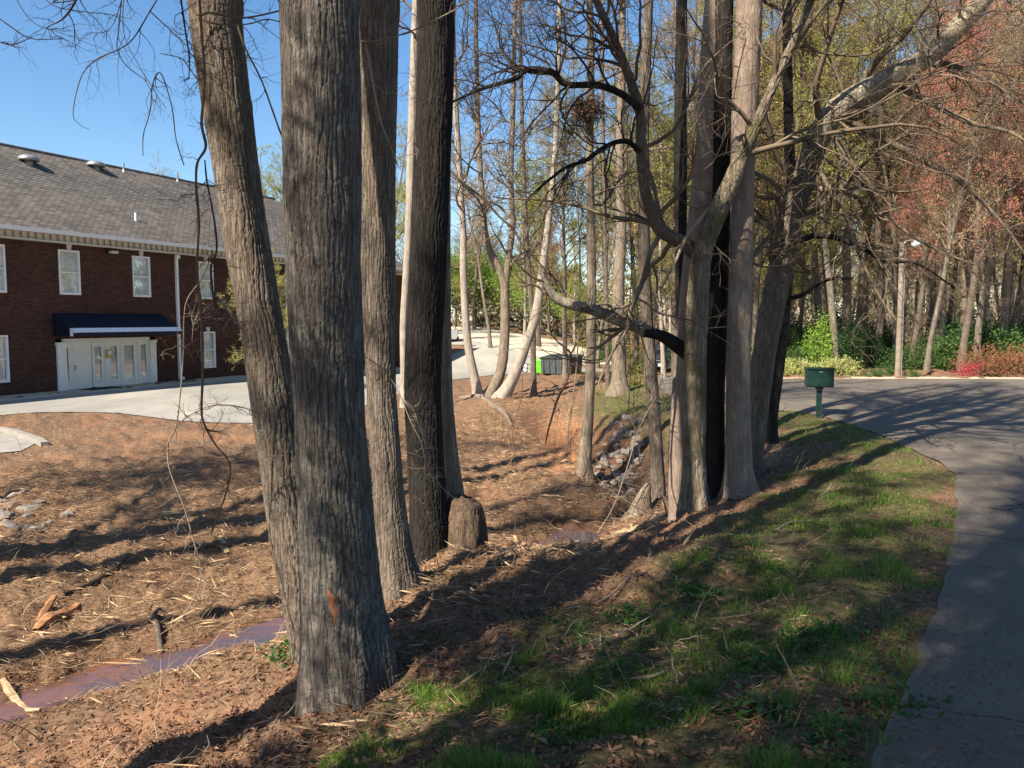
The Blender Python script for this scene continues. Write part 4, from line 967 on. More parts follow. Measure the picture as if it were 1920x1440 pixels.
# red maples
rm = proto(21, 15, .15, .03, 4, 34, 3.4, 'leaf_red', 1.0, .085, 'bark_gray', 'twig', ks=(8, 7), name='red_maple')
x, y = at(1800, 33); place(rm, x, y, 1.0, 1.0, 'tall red-leaved maple at the right of the woodland, biggest red crown', 'tree')
for (px, D, s, lab) in ((1885, 38, .95, 'red-leaved maple at the right edge of the photo'), (1705, 36, .85, 'red-leaved maple with thin crown just right of the lamp pole'), (1010, 64, .62, 'small reddish maple above the green cart, seen between thin trunks')):
    x, y = at(px, D); place(rm, x, y, s, None, lab)
# bright green street trees across the lot
gt = proto(31, 7.0, .12, .0, 1.1, 34, 2.6, None, .9, .2, 'bark_tan', 'twig', ks=(9, 6), trop=(0, 0, .02), name='green_tree')
lb = Buf(); c0 = rng.normal(size=(260, 3)); c0 /= np.linalg.norm(c0, axis=1)[:, None]; c0 = c0 * np.array([2.5, 2.5, 2.4]) * rng.uniform(.45, 1, 260)[:, None] + np.array([0, 0, 4.2])
pts = np.repeat(c0, 34, 0) + rng.normal(size=(260 * 34, 3)) * .34
leaf_quads(lb, pts, .17); fo = lb.build('foliage', M['leaf_bright'], gt); KIDS[gt.name].append(fo)
GL = ['left end of the row', 'second from the left', 'third from the left', 'middle of the row', 'third from the right', 'second from the right', 'right end of the row', 'set back behind the others', 'set back at the far left']
for q, (px, D, s) in enumerate([(855, 86, 1.35), (893, 90, 1.4), (935, 88, 1.3), (975, 84, 1.25), (1010, 80, 1.1), (1045, 82, 1.15), (1075, 78, .95), (910, 100, 1.6), (800, 92, 1.4), (1000, 98, 1.5), (760, 90, 1.3)]):
    x, y = at(px, D)
    place(gt, x, y, s * .92, q * 1.7, 'bright green leafy trees in the row across the parking lot', group='bright green trees across the parking lot')
# ------------------------------------------------------------------ shrubs
def shrub(name, seed, R, n, m, size, stems=10, mat='twig'):
    r_ = np.random.default_rng(seed); root = empty(name)
    nc = max(8, n // 45); c0 = r_.normal(size=(nc, 3)); c0 /= np.linalg.norm(c0, axis=1)[:, None]; c0[:, 2] = np.abs(c0[:, 2]) * 1.1 - .08
    c0 = c0 * np.array(R) * r_.uniform(.5, 1.05, nc)[:, None]
    pts = np.repeat(c0, 45, 0) + r_.normal(size=(nc * 45, 3)) * np.array(R) * .13
    pts = pts[pts[:, 2] > .02]
    lb = Buf(); leaf_quads(lb, pts, size); fo = lb.build('foliage', M[m], root)
    sb = Buf(); e = c0[r_.integers(0, nc, stems * 3)]; st = np.stack([np.zeros_like(e) + np.array([0, 0, -.05]), e * .5 * np.array([.8, .8, 1.1]), e], 1); tubes(sb, st, np.tile(np.array([[.022, .014, .005]]) * max(R) , (len(e), 1)), 4)
    so_ = sb.build('stems', M[mat], root, True); KIDS[root.name] = [fo, so_]
    return root
SH = {'holly': shrub('holly_bush', 1, (1.5, 1.5, 2.7), 7000, 'leaf_dark', .13, 14), 'laurel': shrub('evergreen_bush', 2, (1.9, 1.6, 1.7), 6500, 'leaf_mid', .12, 14), 'straw': shrub('variegated_shrub', 3, (1.1, .8, .75), 3400, 'leaf_straw', .09, 10),
      'low': shrub('low_shrub', 4, (.8, .6, .42), 2200, 'leaf_mid', .06, 8), 'azalea': shrub('azalea', 5, (1.5, 1.1, 1.0), 4200, 'leaf_azalea', .07, 12), 'lime': shrub('lime_sapling', 6, (1.0, .9, 2.9), 3600, 'leaf_bright', .12, 12), 'twiggy': shrub('twiggy_bush', 7, (1.1, 1.0, 1.1), 1500, 'bud_green', .06, 70)}
def sh(k, px, D, s, label, group=None, cat='shrub'):
    x, y = at(px, D); place(SH[k], x, y, s, None, label, cat, group)
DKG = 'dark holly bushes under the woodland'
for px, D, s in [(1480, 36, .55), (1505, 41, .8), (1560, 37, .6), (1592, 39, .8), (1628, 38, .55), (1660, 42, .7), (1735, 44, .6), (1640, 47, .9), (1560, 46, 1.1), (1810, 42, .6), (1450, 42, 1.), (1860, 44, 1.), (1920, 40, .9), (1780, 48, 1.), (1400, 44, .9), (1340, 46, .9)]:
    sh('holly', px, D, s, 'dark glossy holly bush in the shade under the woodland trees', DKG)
EVG = 'mid-green evergreen bushes along the wood edge'
for px, D, s in [(1715, 36, .7), (1760, 37, .9), (1830, 36, 1.2), (1885, 38, 1.1), (1525, 35, .6), (1490, 34, .6), (1930, 36, 1.), (1445, 36, .6), (1300, 38, .8), (1370, 40, .9)]:
    sh('laurel', px, D, s, 'mid-green evergreen bush at the edge of the wood', EVG)
sh('straw', 1490, 30.5, .8, 'straw-yellow variegated shrub, left one of the two beside the mailbox'); sh('straw', 1572, 30.5, .9, 'straw-yellow variegated shrub, right one of the two beside the mailbox')
sh('straw', 1527, 31.2, .62, 'straw-yellow variegated shrub hidden behind the mailbox')
sh('low', 1636, 29.6, .78, 'low rounded green shrub, first one left of the lamp pole'); sh('low', 1663, 29.8, .62, 'low green shrub touching the left of the lamp pole'); sh('low', 1710, 29.4, .6, 'low green shrub just right of the lamp pole')
sh('azalea', 1850, 30.5, 1.0, 'reddish azalea at the road edge, left one'); sh('azalea', 1905, 31, 1.05, 'reddish azalea at the road edge, cut by the right frame')
fl = Buf(); c_ = np.array([*at(1812, 29.6), 0]); c_[2] = H(c_[0], c_[1]) + .22; leaf_quads(fl, c_ + rng.normal(size=(260, 3)) * np.array([.25, .15, .10]), .06)
c_ = np.array([*at(1822, 29.4), 0]); c_[2] = H(c_[0], c_[1]) + .55; leaf_quads(fl, c_ + rng.normal(size=(150, 3)) * np.array([.2, .12, .08]), .06)
fo = fl.build('flowering_azalea', M['flower_red']); tag(fo, 'small bright red flowers low beside the reddish azalea', 'flowers')
sh('lime', 1532, 33.5, .78, 'lime-green leafy sapling in front of the dark bushes behind the mailbox', cat='tree')
sh('laurel', 1140, 56, .6, 'olive bush at the far roadside right of the dumpster'); sh('twiggy', 1125, 28.5, .42, 'small twiggy bush at the foot of the vine-wrapped trunk'); sh('twiggy', 1192, 31, .75, 'twiggy green bush right of the vine-wrapped trunk')
sh('twiggy', 1105, 38, .6, 'bare twiggy bush beyond the lawn, behind the slender curving trunk'); sh('twiggy', 1330, 33, 1.1, 'twiggy bush behind the trunk cluster')
BR = 'tangled twiggy bushes behind the creek cluster'
for px, D, s in [(1180, 40, 1.4), (1215, 46, 1.7), (1240, 42, 1.5), (1130, 60, 1.6), (1090, 66, 1.6), (1290, 40, 1.5), (1380, 38, 1.3), (1420, 37, 1.2)]: sh('twiggy', px, D, s, 'tangled twiggy bush in the strip behind the trunk cluster', BR)
# far woodland as one mass
fb = Buf(); n = 230; a_ = rng.uniform(.17, .80, n); D_ = rng.uniform(88, 135, n); x = np.tan(a_) * D_; st = np.stack([x, D_, np.full(n, -2.)], 1)
pp, rr = grow(st, np.tile([0, 0, 1.], (n, 1)), rng.uniform(14, 22, n), rng.uniform(.12, .25, n), 8, .04, (0, 0, .03)); tubes(fb, pp, rr, 5)
s1 = spawn(pp, rr, np.full(n, 8.), 9, (.5, 1.), (.4, .7), .25, .5, .02); p1, r1_ = grow(*s1, 5, .15, (0, 0, .08)); tubes(fb, p1, r1_, 3)
s2 = spawn(p1, r1_, s1[2], 5, (.5, 1.), (.4, .7), .2, .6, .015); p2, r2_ = grow(*s2, 3, .2, (0, 0, .05)); tubes(fb, p2, np.maximum(r2_, .01), 3)
fw = fb.build('far_woodland', M['bark_pale'], None, True); tag(fw, 'far bare woodland merging into one mass behind the trees', 'woodland', kind='stuff')
lb = Buf(); leaf_quads(lb, np.repeat(p2[:, -1], 4, 0) + rng.normal(size=(len(p2) * 4, 3)) * .35, .30); q = lb.build('foliage', M['bud_green'], fw)
ub = Buf(); n = 1400; a_ = rng.uniform(-.06, .80, n); D_ = rng.uniform(78, 140, n); c0 = np.stack([np.tan(a_) * D_, D_, -2.2 + rng.random(n) ** 1.4 * np.where(a_ < .17, 7, 11)], 1)
leaf_quads(ub, np.repeat(c0, 40, 0) + rng.normal(size=(n * 40, 3)) * np.array([1.5, 1.0, .8]), .45)
o = ub.build('undergrowth', M['undergrowth']); tag(o, 'dim brown and green undergrowth far back in the woodland', 'undergrowth', kind='stuff')
PR.append(proto(44, 21, .24, -.02, 13.5, 24, 3.4, None, 0, .1, 'bark_tan', rmin=.01))
PR[-1].location = (0, -300, 0)
# trees out of the frame that shade the foreground (behind and left of the camera)
sv = [(-10.2, 6.0, 6, 1.15), (-9.75, 5.35, 6, 1.), (-12.6, 3.6, 4, .9), (-12, .5, 6, 1.), (-5.9, -.3, 6, 1.35), (-5.6, -2.2, 6, .9), (-4.3, -3.0, 1, .8), (-2.9, -1.6, 5, 1.0), (-7.6, -7.4, 1, .9), (-7.6, -8, 4, 1.), (-5.6, -6.6, 1, .9), (-3.4, -3.4, 0, .85), (-6.4, -5.4, 0, .7), (.2, -3.6, 0, .75), (2.4, -4.4, 0, .7), (-2.0, -2.6, 3, .6), (1.2, -5.2, 0, .8), (-2.6, -4.4, 3, .8), (-15.5, 6.5, 0, .9), (-1.5, -8, 4, .9), (4.5, -8, 0, .8)]
for x, y, i, s in sv: place(PR[i], x, y, s, None, 'tall bare tree standing behind the viewer, shading the bank', group='trees behind the viewer')
# ------------------------------------------------------------------ things
def cyl(b, p0, p1, r0, r1=None, n=12, cap=True):
    p0 = np.array(p0, float); p1 = np.array(p1, float); r1 = r0 if r1 is None else r1
    tubes(b, np.array([[p0 - (p1 - p0) * 1e-4, p0, p1, p1 + (p1 - p0) * 1e-4]]), np.array([[.0005 if cap else r0, r0, r1, .0005 if cap else r1]]), n)
def mfin(o, w=.008): return bevel(o, w)
# mailbox
M['green_paint'] = simple('green_paint', (.006, .032, .024), .45, .35, 7, .4, bump=.3)
g0 = onG(1535, 784); mb = empty('mailbox', g0, math.radians(-12), label='dark green metal box mailbox on a green post at the road edge', cat='mailbox')
s_ = g0.y / F
obox('post', M['green_paint'], mb, -.055, .045, -.05, .05, -.3, .64); tpz = 95 * s_
bx_ = obox('box', M['green_paint'], mb, -.28, .26, -.16, .22, .66, .66 + 33 * s_); bevel(bx_, .015)
obox('front_flap', M['green_paint'], mb, -.25, .23, -.168, -.1605, .685, .62 + 33 * s_); obox('latch', M['steel'], mb, -.04, .02, -.185, -.1685, .60 + 33 * s_, .625 + 33 * s_)
obox('lid', M['green_paint'], mb, -.30, .28, -.18, .24, .662 + 33 * s_, .69 + 33 * s_); obox('bracket', M['black'], mb, -.065, .055, -.12, .15, .60, .658)
# lamp pole
M['pole_wood'] = simple('pole_wood', (.22, .18, .135), .85, .25, 4, .2)
g0 = onG(1683, 708); lp = empty('lamp_pole', g0, label='tall weathered wooden pole with a cobra-head street light on top', cat='lamp pole')
hp = 255 * g0.y / F; pb = Buf(); tubes(pb, np.array([[(0, 0, -.3), (0, 0, hp * .5), (-.03, 0, hp), (-.03, 0, hp + .01)]]), np.array([[.11, .095, .08, .01]]), 14); pb.build('pole', M['pole_wood'], lp, True)
wb = Buf(); cyl(wb, (.10, -.07, 0), (.07, -.07, hp - .2), .014, n=8); wb.build('conduit', M['galv'], lp)
ab = Buf(); tubes(ab, np.array([[(0, 0, hp - .1), (.1, -.02, hp + .05), (.28, -.04, hp + .08), (.4, -.05, hp + .04)]]), np.full((1, 4), .025), 8); ab.build('arm', M['galv'], lp, True)
hb = Buf(); th = np.linspace(0, 2 * math.pi, 17)[:-1]; prof = [(.03, .10), (.10, .08), (.13, .02), (.15, -.02), (.14, -.10), (.09, -.17), (.01, -.19)]
hb.add([(.45 + r_ * 1.25 * math.cos(t), -.05 + r_ * math.sin(t), hp + z_) for r_, z_ in prof[:4] for t in th], [(16 * k + q, 16 * k + (q + 1) % 16, 16 * k + 16 + (q + 1) % 16, 16 * k + 16 + q) for k in range(3) for q in range(16)]); hd = hb.build('lamp_head', M['galv'], lp, True)
hb = Buf(); hb.add([(.45 + r_ * 1.2 * math.cos(t), -.05 + r_ * math.sin(t), hp + z_) for r_, z_ in prof[3:] for t in th], [(16 * k + q, 16 * k + (q + 1) % 16, 16 * k + 16 + (q + 1) % 16, 16 * k + 16 + q) for k in range(3) for q in range(16)]); hb.build('lens', M['stripe'], hd, True)
# dumpster
M['dumpster'] = simple('dumpster', (.055, .065, .07), .5, .25, 3, .4); M['dumpster_lit_side'] = simple('dumpster_lit_side', (.34, .40, .42), .5, .15, 3, .4); M['lid_black'] = simple('lid_black', (.03, .035, .035), .5, .2, 4, .4); M['emblem'] = simple('emblem', (.55, .13, .06), .6, .1, 9)
x, y = G(1040, 702); dm = empty('dumpster', (x, y, H(x, y)), math.radians(-28), label='dark grey dumpster with closed black lid at the edge of the lot', cat='dumpster')
k = y / F; hD = 35 * k; w_ = 1.75
bb = Buf(); v = [(-.45, -.75, .08), (w_ - .45, -.75, .08), (w_ - .45, .75, .08), (-.45, .75, .08), (-.5, -.8, hD * .88), (w_ - .4, -.8, hD * .88), (w_ - .4, .8, hD), (-.5, .8, hD)]
bb.add(v, [(0, 3, 2, 1), (0, 1, 5, 4), (1, 2, 6, 5), (2, 3, 7, 6), (4, 5, 6, 7)]); body = bb.build('body', M['dumpster'], dm); bb = Buf(); bb.add([(a - .012, b_, c_) for a, b_, c_ in (v[0], v[3], v[7], v[4])], [(0, 1, 2, 3)]); bb.build('lit_side', M['dumpster_lit_side'], dm)  # pale sheet over the left side: sunlight painted as a lighter colour
for q in range(5): obox('rib', M['dumpster'], dm, -.35 + q * .36, -.29 + q * .36, -.84, -.78, .12, hD * .82)
bb = Buf(); bb.add([(-.54, -.86, hD * .885), (w_ - .36, -.86, hD * .885), (w_ - .36, .84, hD + .01), (-.54, .84, hD + .01), (-.54, -.86, hD * .885 + .05), (w_ - .36, -.86, hD * .885 + .05), (w_ - .36, .84, hD + .06), (-.54, .84, hD + .06)], [(0, 3, 2, 1), (4, 5, 6, 7), (0, 1, 5, 4), (1, 2, 6, 5), (2, 3, 7, 6), (3, 0, 4, 7)]); bb.build('lid', M['lid_black'], dm)
bb = Buf(); th = np.linspace(0, 2 * math.pi, 21)[:-1]; bb.add([(-.52, 0, hD * .45)] + [(-.52, .2 * math.cos(t), hD * .45 + .2 * math.sin(t)) for t in th], [(0, 1 + (q + 1) % 20, 1 + q) for q in range(20)]); bb.build('emblem', M['emblem'], dm)
# green cart
M['cart_green'] = simple('cart_green', (.13, .55, .03), .4, .08, 4, .4)
x, y = G(1014, 703); ct = empty('wheeled_cart', (x, y, H(x, y)), math.radians(-20), label='lime-green wheeled rubbish cart beside the dumpster', cat='rubbish cart'); hC = 31 * y / F
bb = Buf(); bb.add([(-.22, -.25, .12), (.22, -.25, .12), (.22, .25, .12), (-.22, .25, .12), (-.29, -.33, hC * .88), (.29, -.33, hC * .88), (.29, .35, hC * .88), (-.29, .35, hC * .88)], [(0, 3, 2, 1), (0, 1, 5, 4), (1, 2, 6, 5), (2, 3, 7, 6), (3, 0, 4, 7)]); bevel(bb.build('body', M['cart_green'], ct), .02)
bb = Buf(); bb.add([(-.31, -.36, hC * .885), (.31, -.36, hC * .885), (.31, .40, hC * .885), (-.31, .40, hC * .885), (-.28, -.32, hC * .96), (.28, -.32, hC * .96), (.28, .38, hC), (-.28, .38, hC)], [(0, 3, 2, 1), (0, 1, 5, 4), (1, 2, 6, 5), (2, 3, 7, 6), (3, 0, 4, 7), (4, 5, 6, 7)]); bevel(bb.build('lid', M['cart_green'], ct), .015)
for sx in (-.26, .26): bb = Buf(); cyl(bb, (sx - .03, .28, .13), (sx + .03, .28, .13), .13, n=16); bb.build('wheel', M['black'], ct)
bb = Buf(); cyl(bb, (-.25, .42, hC * .9), (.25, .42, hC * .9), .02, n=8); bb.build('handle', M['black'], ct)
# small sign
x, y = G(984, 722); zg = H(x, y); k = y / F
sg = empty('yard_sign', (x, y, zg), math.radians(-14), label='small black and white sign on a thin stake by the leaning pale trunk', cat='sign')
bb = Buf(); cyl(bb, (0, 0, -.2), (0, 0, 50 * k), .012, n=6); bb.build('stake', M['steel'], sg)
z0 = 24 * k; bd = obox('board', M['black'], sg, -.12, .14, -.03, -.013, z0, z0 + 17 * k)
h_ = 17 * k; sx0 = .01
obox('white_patch', M['white_paint'], bd, -.09, .11, -.036, -.0302, z0 + h_ * .58, z0 + h_ * .9); obox('dark_line', M['black'], bd, -.07, .09, -.04, -.0362, z0 + h_ * .70, z0 + h_ * .76)
bb = Buf(); th = np.linspace(0, 2 * math.pi, 21)[:-1]; cz = z0 + h_ * .3; bb.add([(sx0 + r_ * math.cos(t), -.034, cz + r_ * math.sin(t)) for r_ in (.045, .085) for t in th], [(q, (q + 1) % 20, 20 + (q + 1) % 20, 20 + q) for q in range(20)]); bb.build('ring_mark', M['white_paint'], bd)
bb = Buf(); bb.add([(sx0 - .02, -.035, cz - .025), (sx0 + .03, -.035, cz), (sx0 - .02, -.035, cz + .025)], [(0, 1, 2)]); bb.build('arrow_mark', M['white_paint'], bd)
# vehicles
M['car_dark'] = simple('car_dark', (.02, .022, .025), .25, .1, 3, .6, bump=0); M['car_glass'] = simple('car_glass', (.03, .035, .04), .05, .1, 3, .8, bump=0); M['tyre'] = simple('tyre', (.015, .015, .015), .8, .2, 9); M['truck_white'] = simple('truck_white', (.30, .30, .29), .3, .05, 3, .5, bump=0); M['lamp_red'] = simple('lamp_red', (.4, .01, .01), .3, .1, 4, .5); M['lamp_clear'] = simple('lamp_clear', (.25, .26, .26), .15, .05, 4, .8)
def vehicle(name, label, cat, loc, rz, prof, glassp, W, wheels, body, rear_x, front_x, lz, s=1.0):
    r = empty(name, loc, rz, label=label, cat=cat); r.scale = (s, s, s)
    bb = Buf(); n = len(prof)
    def yw(z, top): return W / 2 * (1 - .16 * max(0, (z - .85) / (top - .85)))
    top = max(z for _, z in prof)
    rows = [[(x, sgn * yw(z, top), z) for x, z in prof] for sgn in (-1, 1)]
    bb.add(rows[0] + rows[1], [(k, (k + 1) % n, n + (k + 1) % n, n + k) for k in range(n)])
    me = bb.build('body', body, r); bm_ = bpy.data.meshes[me.data.name]
    import bmesh
    bm = bmesh.new(); bm.from_mesh(me.data); bm.verts.ensure_lookup_table()
    bm.faces.new([bm.verts[k] for k in range(n)][::-1]); bm.faces.new([bm.verts[n + k] for k in range(n)]); bmesh.ops.recalc_face_normals(bm, faces=bm.faces); bm.to_mesh(me.data); bm.free(); bevel(me, .04, 3)
    for gp in glassp:
        for sgn in (-1, 1):
            g_ = Buf(); g_.add([(x, sgn * (yw(z, top) + .006), z) for x, z in gp], [tuple(range(len(gp)))] if len(gp) in (3, 4) else [(0, 1, 2, 3)]); g_.build('side_window', M['car_glass'], r)
    for wx in wheels:
        for sgn in (-1, 1):
            wb = Buf(); cyl(wb, (wx, sgn * (W / 2 - .20), .33), (wx, sgn * (W / 2 + .015), .33), .33, n=20); wo = wb.build('wheel', M['tyre'], r)
            wb = Buf(); cyl(wb, (wx, sgn * (W / 2 + .013), .33), (wx, sgn * (W / 2 + .03), .33), .19, n=14); wb.build('rim', M['steel'], wo)
    for sgn in (-1, 1):
        y0 = sgn * (W / 2 - .25)
        obox('tail_light', M['lamp_red'], r, rear_x - .02, rear_x + .05, y0 - .12, y0 + .12, lz - .1, lz + .1)
        obox('headlight', M['lamp_clear'], r, front_x - .05, front_x + .02, y0 - .16, y0 + .16, lz - .18, lz - .02)
    obox('bumper', M['lid_black'], r, rear_x - .08, rear_x - .021, -W / 2 + .05, W / 2 - .05, .38, .56); obox('bumper', M['lid_black'], r, front_x + .021, front_x + .08, -W / 2 + .05, W / 2 - .05, .3, .5)
    obox('number_plate', M['white_paint'], r, front_x + .081, front_x + .09, -.15, .15, .34, .46)
    return r
car_prof = [(-2.2, .35), (-2.25, .65), (-2.15, .95), (-1.6, 1.02), (-1.0, 1.42), (.3, 1.45), (1.05, 1.0), (2.0, .86), (2.25, .6), (2.2, .3), (1.7, .28), (-1.7, .28)]
x, y = at(1262, 40)
cr1 = vehicle('parked_car', 'dark car parked beyond the lawn, glimpsed behind the trunk cluster', 'car', (x, y, H(x, y)), math.radians(-115), car_prof, [[(-.95, 1.03), (.95, 1.03), (.3, 1.38), (-.75, 1.36)]], 1.78, (-1.35, 1.4), M['car_dark'], -2.25, 2.25, .72)
ws = Buf(); ws.add([(1.04, -.66, 1.03), (1.04, .66, 1.03), (.34, .60, 1.43), (.34, -.60, 1.43)], [(0, 1, 2, 3)]); o = ws.build('windscreen', M['car_glass'], cr1); o.location = (.02, 0, .02)
tr_prof = [(-2.7, .5), (-2.75, 1.1), (-.7, 1.1), (-.65, 1.7), (.6, 1.72), (1.15, 1.15), (2.5, 1.05), (2.6, .5), (2.5, .38), (-2.6, .38)]
x, y = at(797, 66)
tk = vehicle('pickup_truck', 'pale pickup truck whose rear corner shows right of the near-black trunk', 'pickup truck', (x, y, H(x, y)), math.radians(180 + 4), tr_prof, [[(-.55, 1.16), (1.0, 1.16), (.55, 1.64), (-.52, 1.62)]], 1.95, (-1.75, 1.75), M['truck_white'], -2.75, 2.6, .9)
obox('truck_bed_cover', M['black'], tk, -2.6, -.75, -.82, .82, 1.104, 1.13)
x, y = at(925, 91)
sl = vehicle('flat_trailer', 'low dark vehicle parked under the bright green trees across the lot', 'vehicle', (x, y, H(x, y)), math.radians(5), [(-2.3, .4), (-2.3, .8), (-1.4, .9), (-.9, 1.25), (.5, 1.25), (1.1, .9), (2.3, .8), (2.3, .4)], [[(-.8, .93), (.9, .93), (.5, 1.2), (-.7, 1.2)]], 1.8, (-1.4, 1.4), M['car_dark'], -2.3, 2.3, .65)
# rocks
M['rock'] = None
m, nt, nn, L = newmat('rock'); co = coords(nt); oi = N(nt, 'ObjectInfo')
c = ramp(nt, noi(nt, co, 4, 6), [(.3, (.15, .14, .12)), (.6, (.33, .305, .265)), (.8, (.46, .42, .36))]); c = mix(nt, mth(nt, 'MULTIPLY', oi.outputs['Random'], .65), c, (.10, .10, .095)); c = mix(nt, ramp(nt, noi(nt, co, 1.6, 5), [(.45, (0, 0, 0)), (.62, (.8, .8, .8))]), c, (.24, .14, .08))
finish(nt, c, .85, noi(nt, co, 9, 6, .7), .5, .03, .25); M['rock'] = m
RK = []
for s in range(6):
    r_ = np.random.default_rng(200 + s); bb = Buf(); nu, nv = 10, 7
    U_, V_ = np.meshgrid(np.linspace(0, 2 * math.pi, nu, endpoint=False), np.linspace(.15, math.pi - .15, nv)); 
    d = np.stack([np.cos(U_) * np.sin(V_), np.sin(U_) * np.sin(V_), np.cos(V_)], -1)
    pl = r_.normal(size=(9, 3)); pl /= np.linalg.norm(pl, axis=1)[:, None]; rr = 1 / np.maximum(.85, (d @ pl.T) / r_.uniform(.62, .9, 9)).max(-1)
    v = d * rr[..., None] * np.array([1, .8, .6]); v = v.reshape(-1, 3); f = [(i * nu + j, i * nu + nu + j, i * nu + nu + (j + 1) % nu, i * nu + (j + 1) % nu) for i in range(nv - 1) for j in range(nu)]
    tp = len(v); v = np.vstack([v, [[0, 0, v[:nu, 2].mean()]], [[0, 0, v[-nu:, 2].mean()]]])
    bb.add(v, f); bb.f[3].append(np.array([(tp, j, (j + 1) % nu) for j in range(nu)] + [(tp + 1, (nv - 1) * nu + (j + 1) % nu, (nv - 1) * nu + j) for j in range(nu)]))
    me = bb.build('rock', M['rock']); RK.append(me.data); bpy.data.objects.remove(me)
def rock(px, py, size, label, group=None):
    g_ = onG(px, py); o = bpy.data.objects.new('rock', RK[int(rng.integers(0, 6))]); COL.objects.link(o)
    s = size * g_.length / F / 2; o.scale = (s * rng.uniform(.9, 1.3), s * rng.uniform(.8, 1.2), s * rng.uniform(.8, 1.2)); o.rotation_euler = (rng.uniform(-.5, .5), rng.uniform(-.5, .5), rng.uniform(0, 6.28)); o.location = g_ + Vector((0, 0, s * .05))
    return tag(o, label, 'rock', group)
for q in range(34):
    px, py = rng.uniform(-30, 95) , rng.uniform(925, 1005); 
    if px > 70 and (py > 985 or py < 935): continue
    rock(px, py, rng.uniform(14, 38), 'pale grey rock in the loose pile at the left edge below the slope', 'rocks of the pile at the left edge')
rock(122, 962, 30, 'single round grey rock lying just right of the left rock pile')
for q in range(130):
    t = rng.random(); px = 1118 + 85 * rng.random() + 8; py = 775 + 125 * t; px = px - 15 * t + 6 * (1 - t)
    if sdf([(1118, 880), (1125, 820), (1142, 790), (1170, 775), (1205, 775), (1215, 800), (1200, 850), (1180, 905), (1120, 905)], np.array(px), np.array(py)) > 0: continue
    rock(px, py, rng.uniform(11, 24), 'angular grey rock in the rock lining of the ditch bank', 'rocks lining the right ditch bank')
# sticks, logs and broken wood
def wood(name, label, cat, pts, w, mat, tw=None, dz=.02, air=None):
    jag = mat in (M['wood_chip'], M['wood_orange'])
    w3 = []
    for k, (px, py) in enumerate(pts):
        g_ = onG(px, py); w3.append(np.array(g_) + np.array([0, 0, dz + (air[k] if air else 0)]))
    w3 = np.array(w3); q = catmull(w3, max(10, len(pts) * 6)); n = len(q); dist = np.linalg.norm(q, axis=1).mean()
    rr = np.interp(np.linspace(0, 1, n), np.linspace(0, 1, len(w)), w) * dist / F / 2; rr = rr * (1 + .12 * noise3(np.arange(n) * .7, 3.1, len(q)))
    bb = Buf(); i0_ = bb.n; tubes(bb, q[None], rr[None], 6 if jag else 9)
    if jag: vv = bb.v[-1]; cc = np.repeat(q, 6, 0); bb.v[-1] = cc + (vv - cc) * np.array([1, 1, .7]) * (1 + .55 * noise3(vv[:, 0] * 9, vv[:, 1] * 9, vv[:, 2] * 25))[:, None]
    if tw: sprout(bb, q, rr, tw[0], tw[1], levels=2, ks=(3,), sides=(4, 3, 3, 3), rmin=.002, trop=(0, 0, .0))
    return tag(bb.build(name, mat, None, not jag), label, cat)
wood('fallen_log', 'fallen branch lying down the clay slope with torn reddish end', 'log', [(862,745),(900,748),(925,762),(945,775),(960,790)], (8, 12, 14, 10, 4), M['bark_tan'], (5, .4))
wood('split_wood', 'split orange-brown wood piece lying in the chips at lower left', 'wood piece', [(66,1180),(90,1160),(118,1142),(150,1128)], (8, 24, 26, 6), M['wood_orange'], dz=.04)
wood('split_wood', 'narrow upright splinter of orange wood beside the split piece at lower left', 'wood piece', [(68,1170),(85,1150),(104,1132)], (5, 14, 9), M['wood_orange'], dz=.06, air=[0, .04, .10])
wood('crooked_stub', 'dark crooked root stub poking up by the iridescent puddle', 'root', [(302,1212),(296,1195),(290,1175),(297,1160),(312,1158)], (9, 10, 9, 7, 5), M['bark_gray'], dz=.0, air=[0, .03, .06, .08, .07])
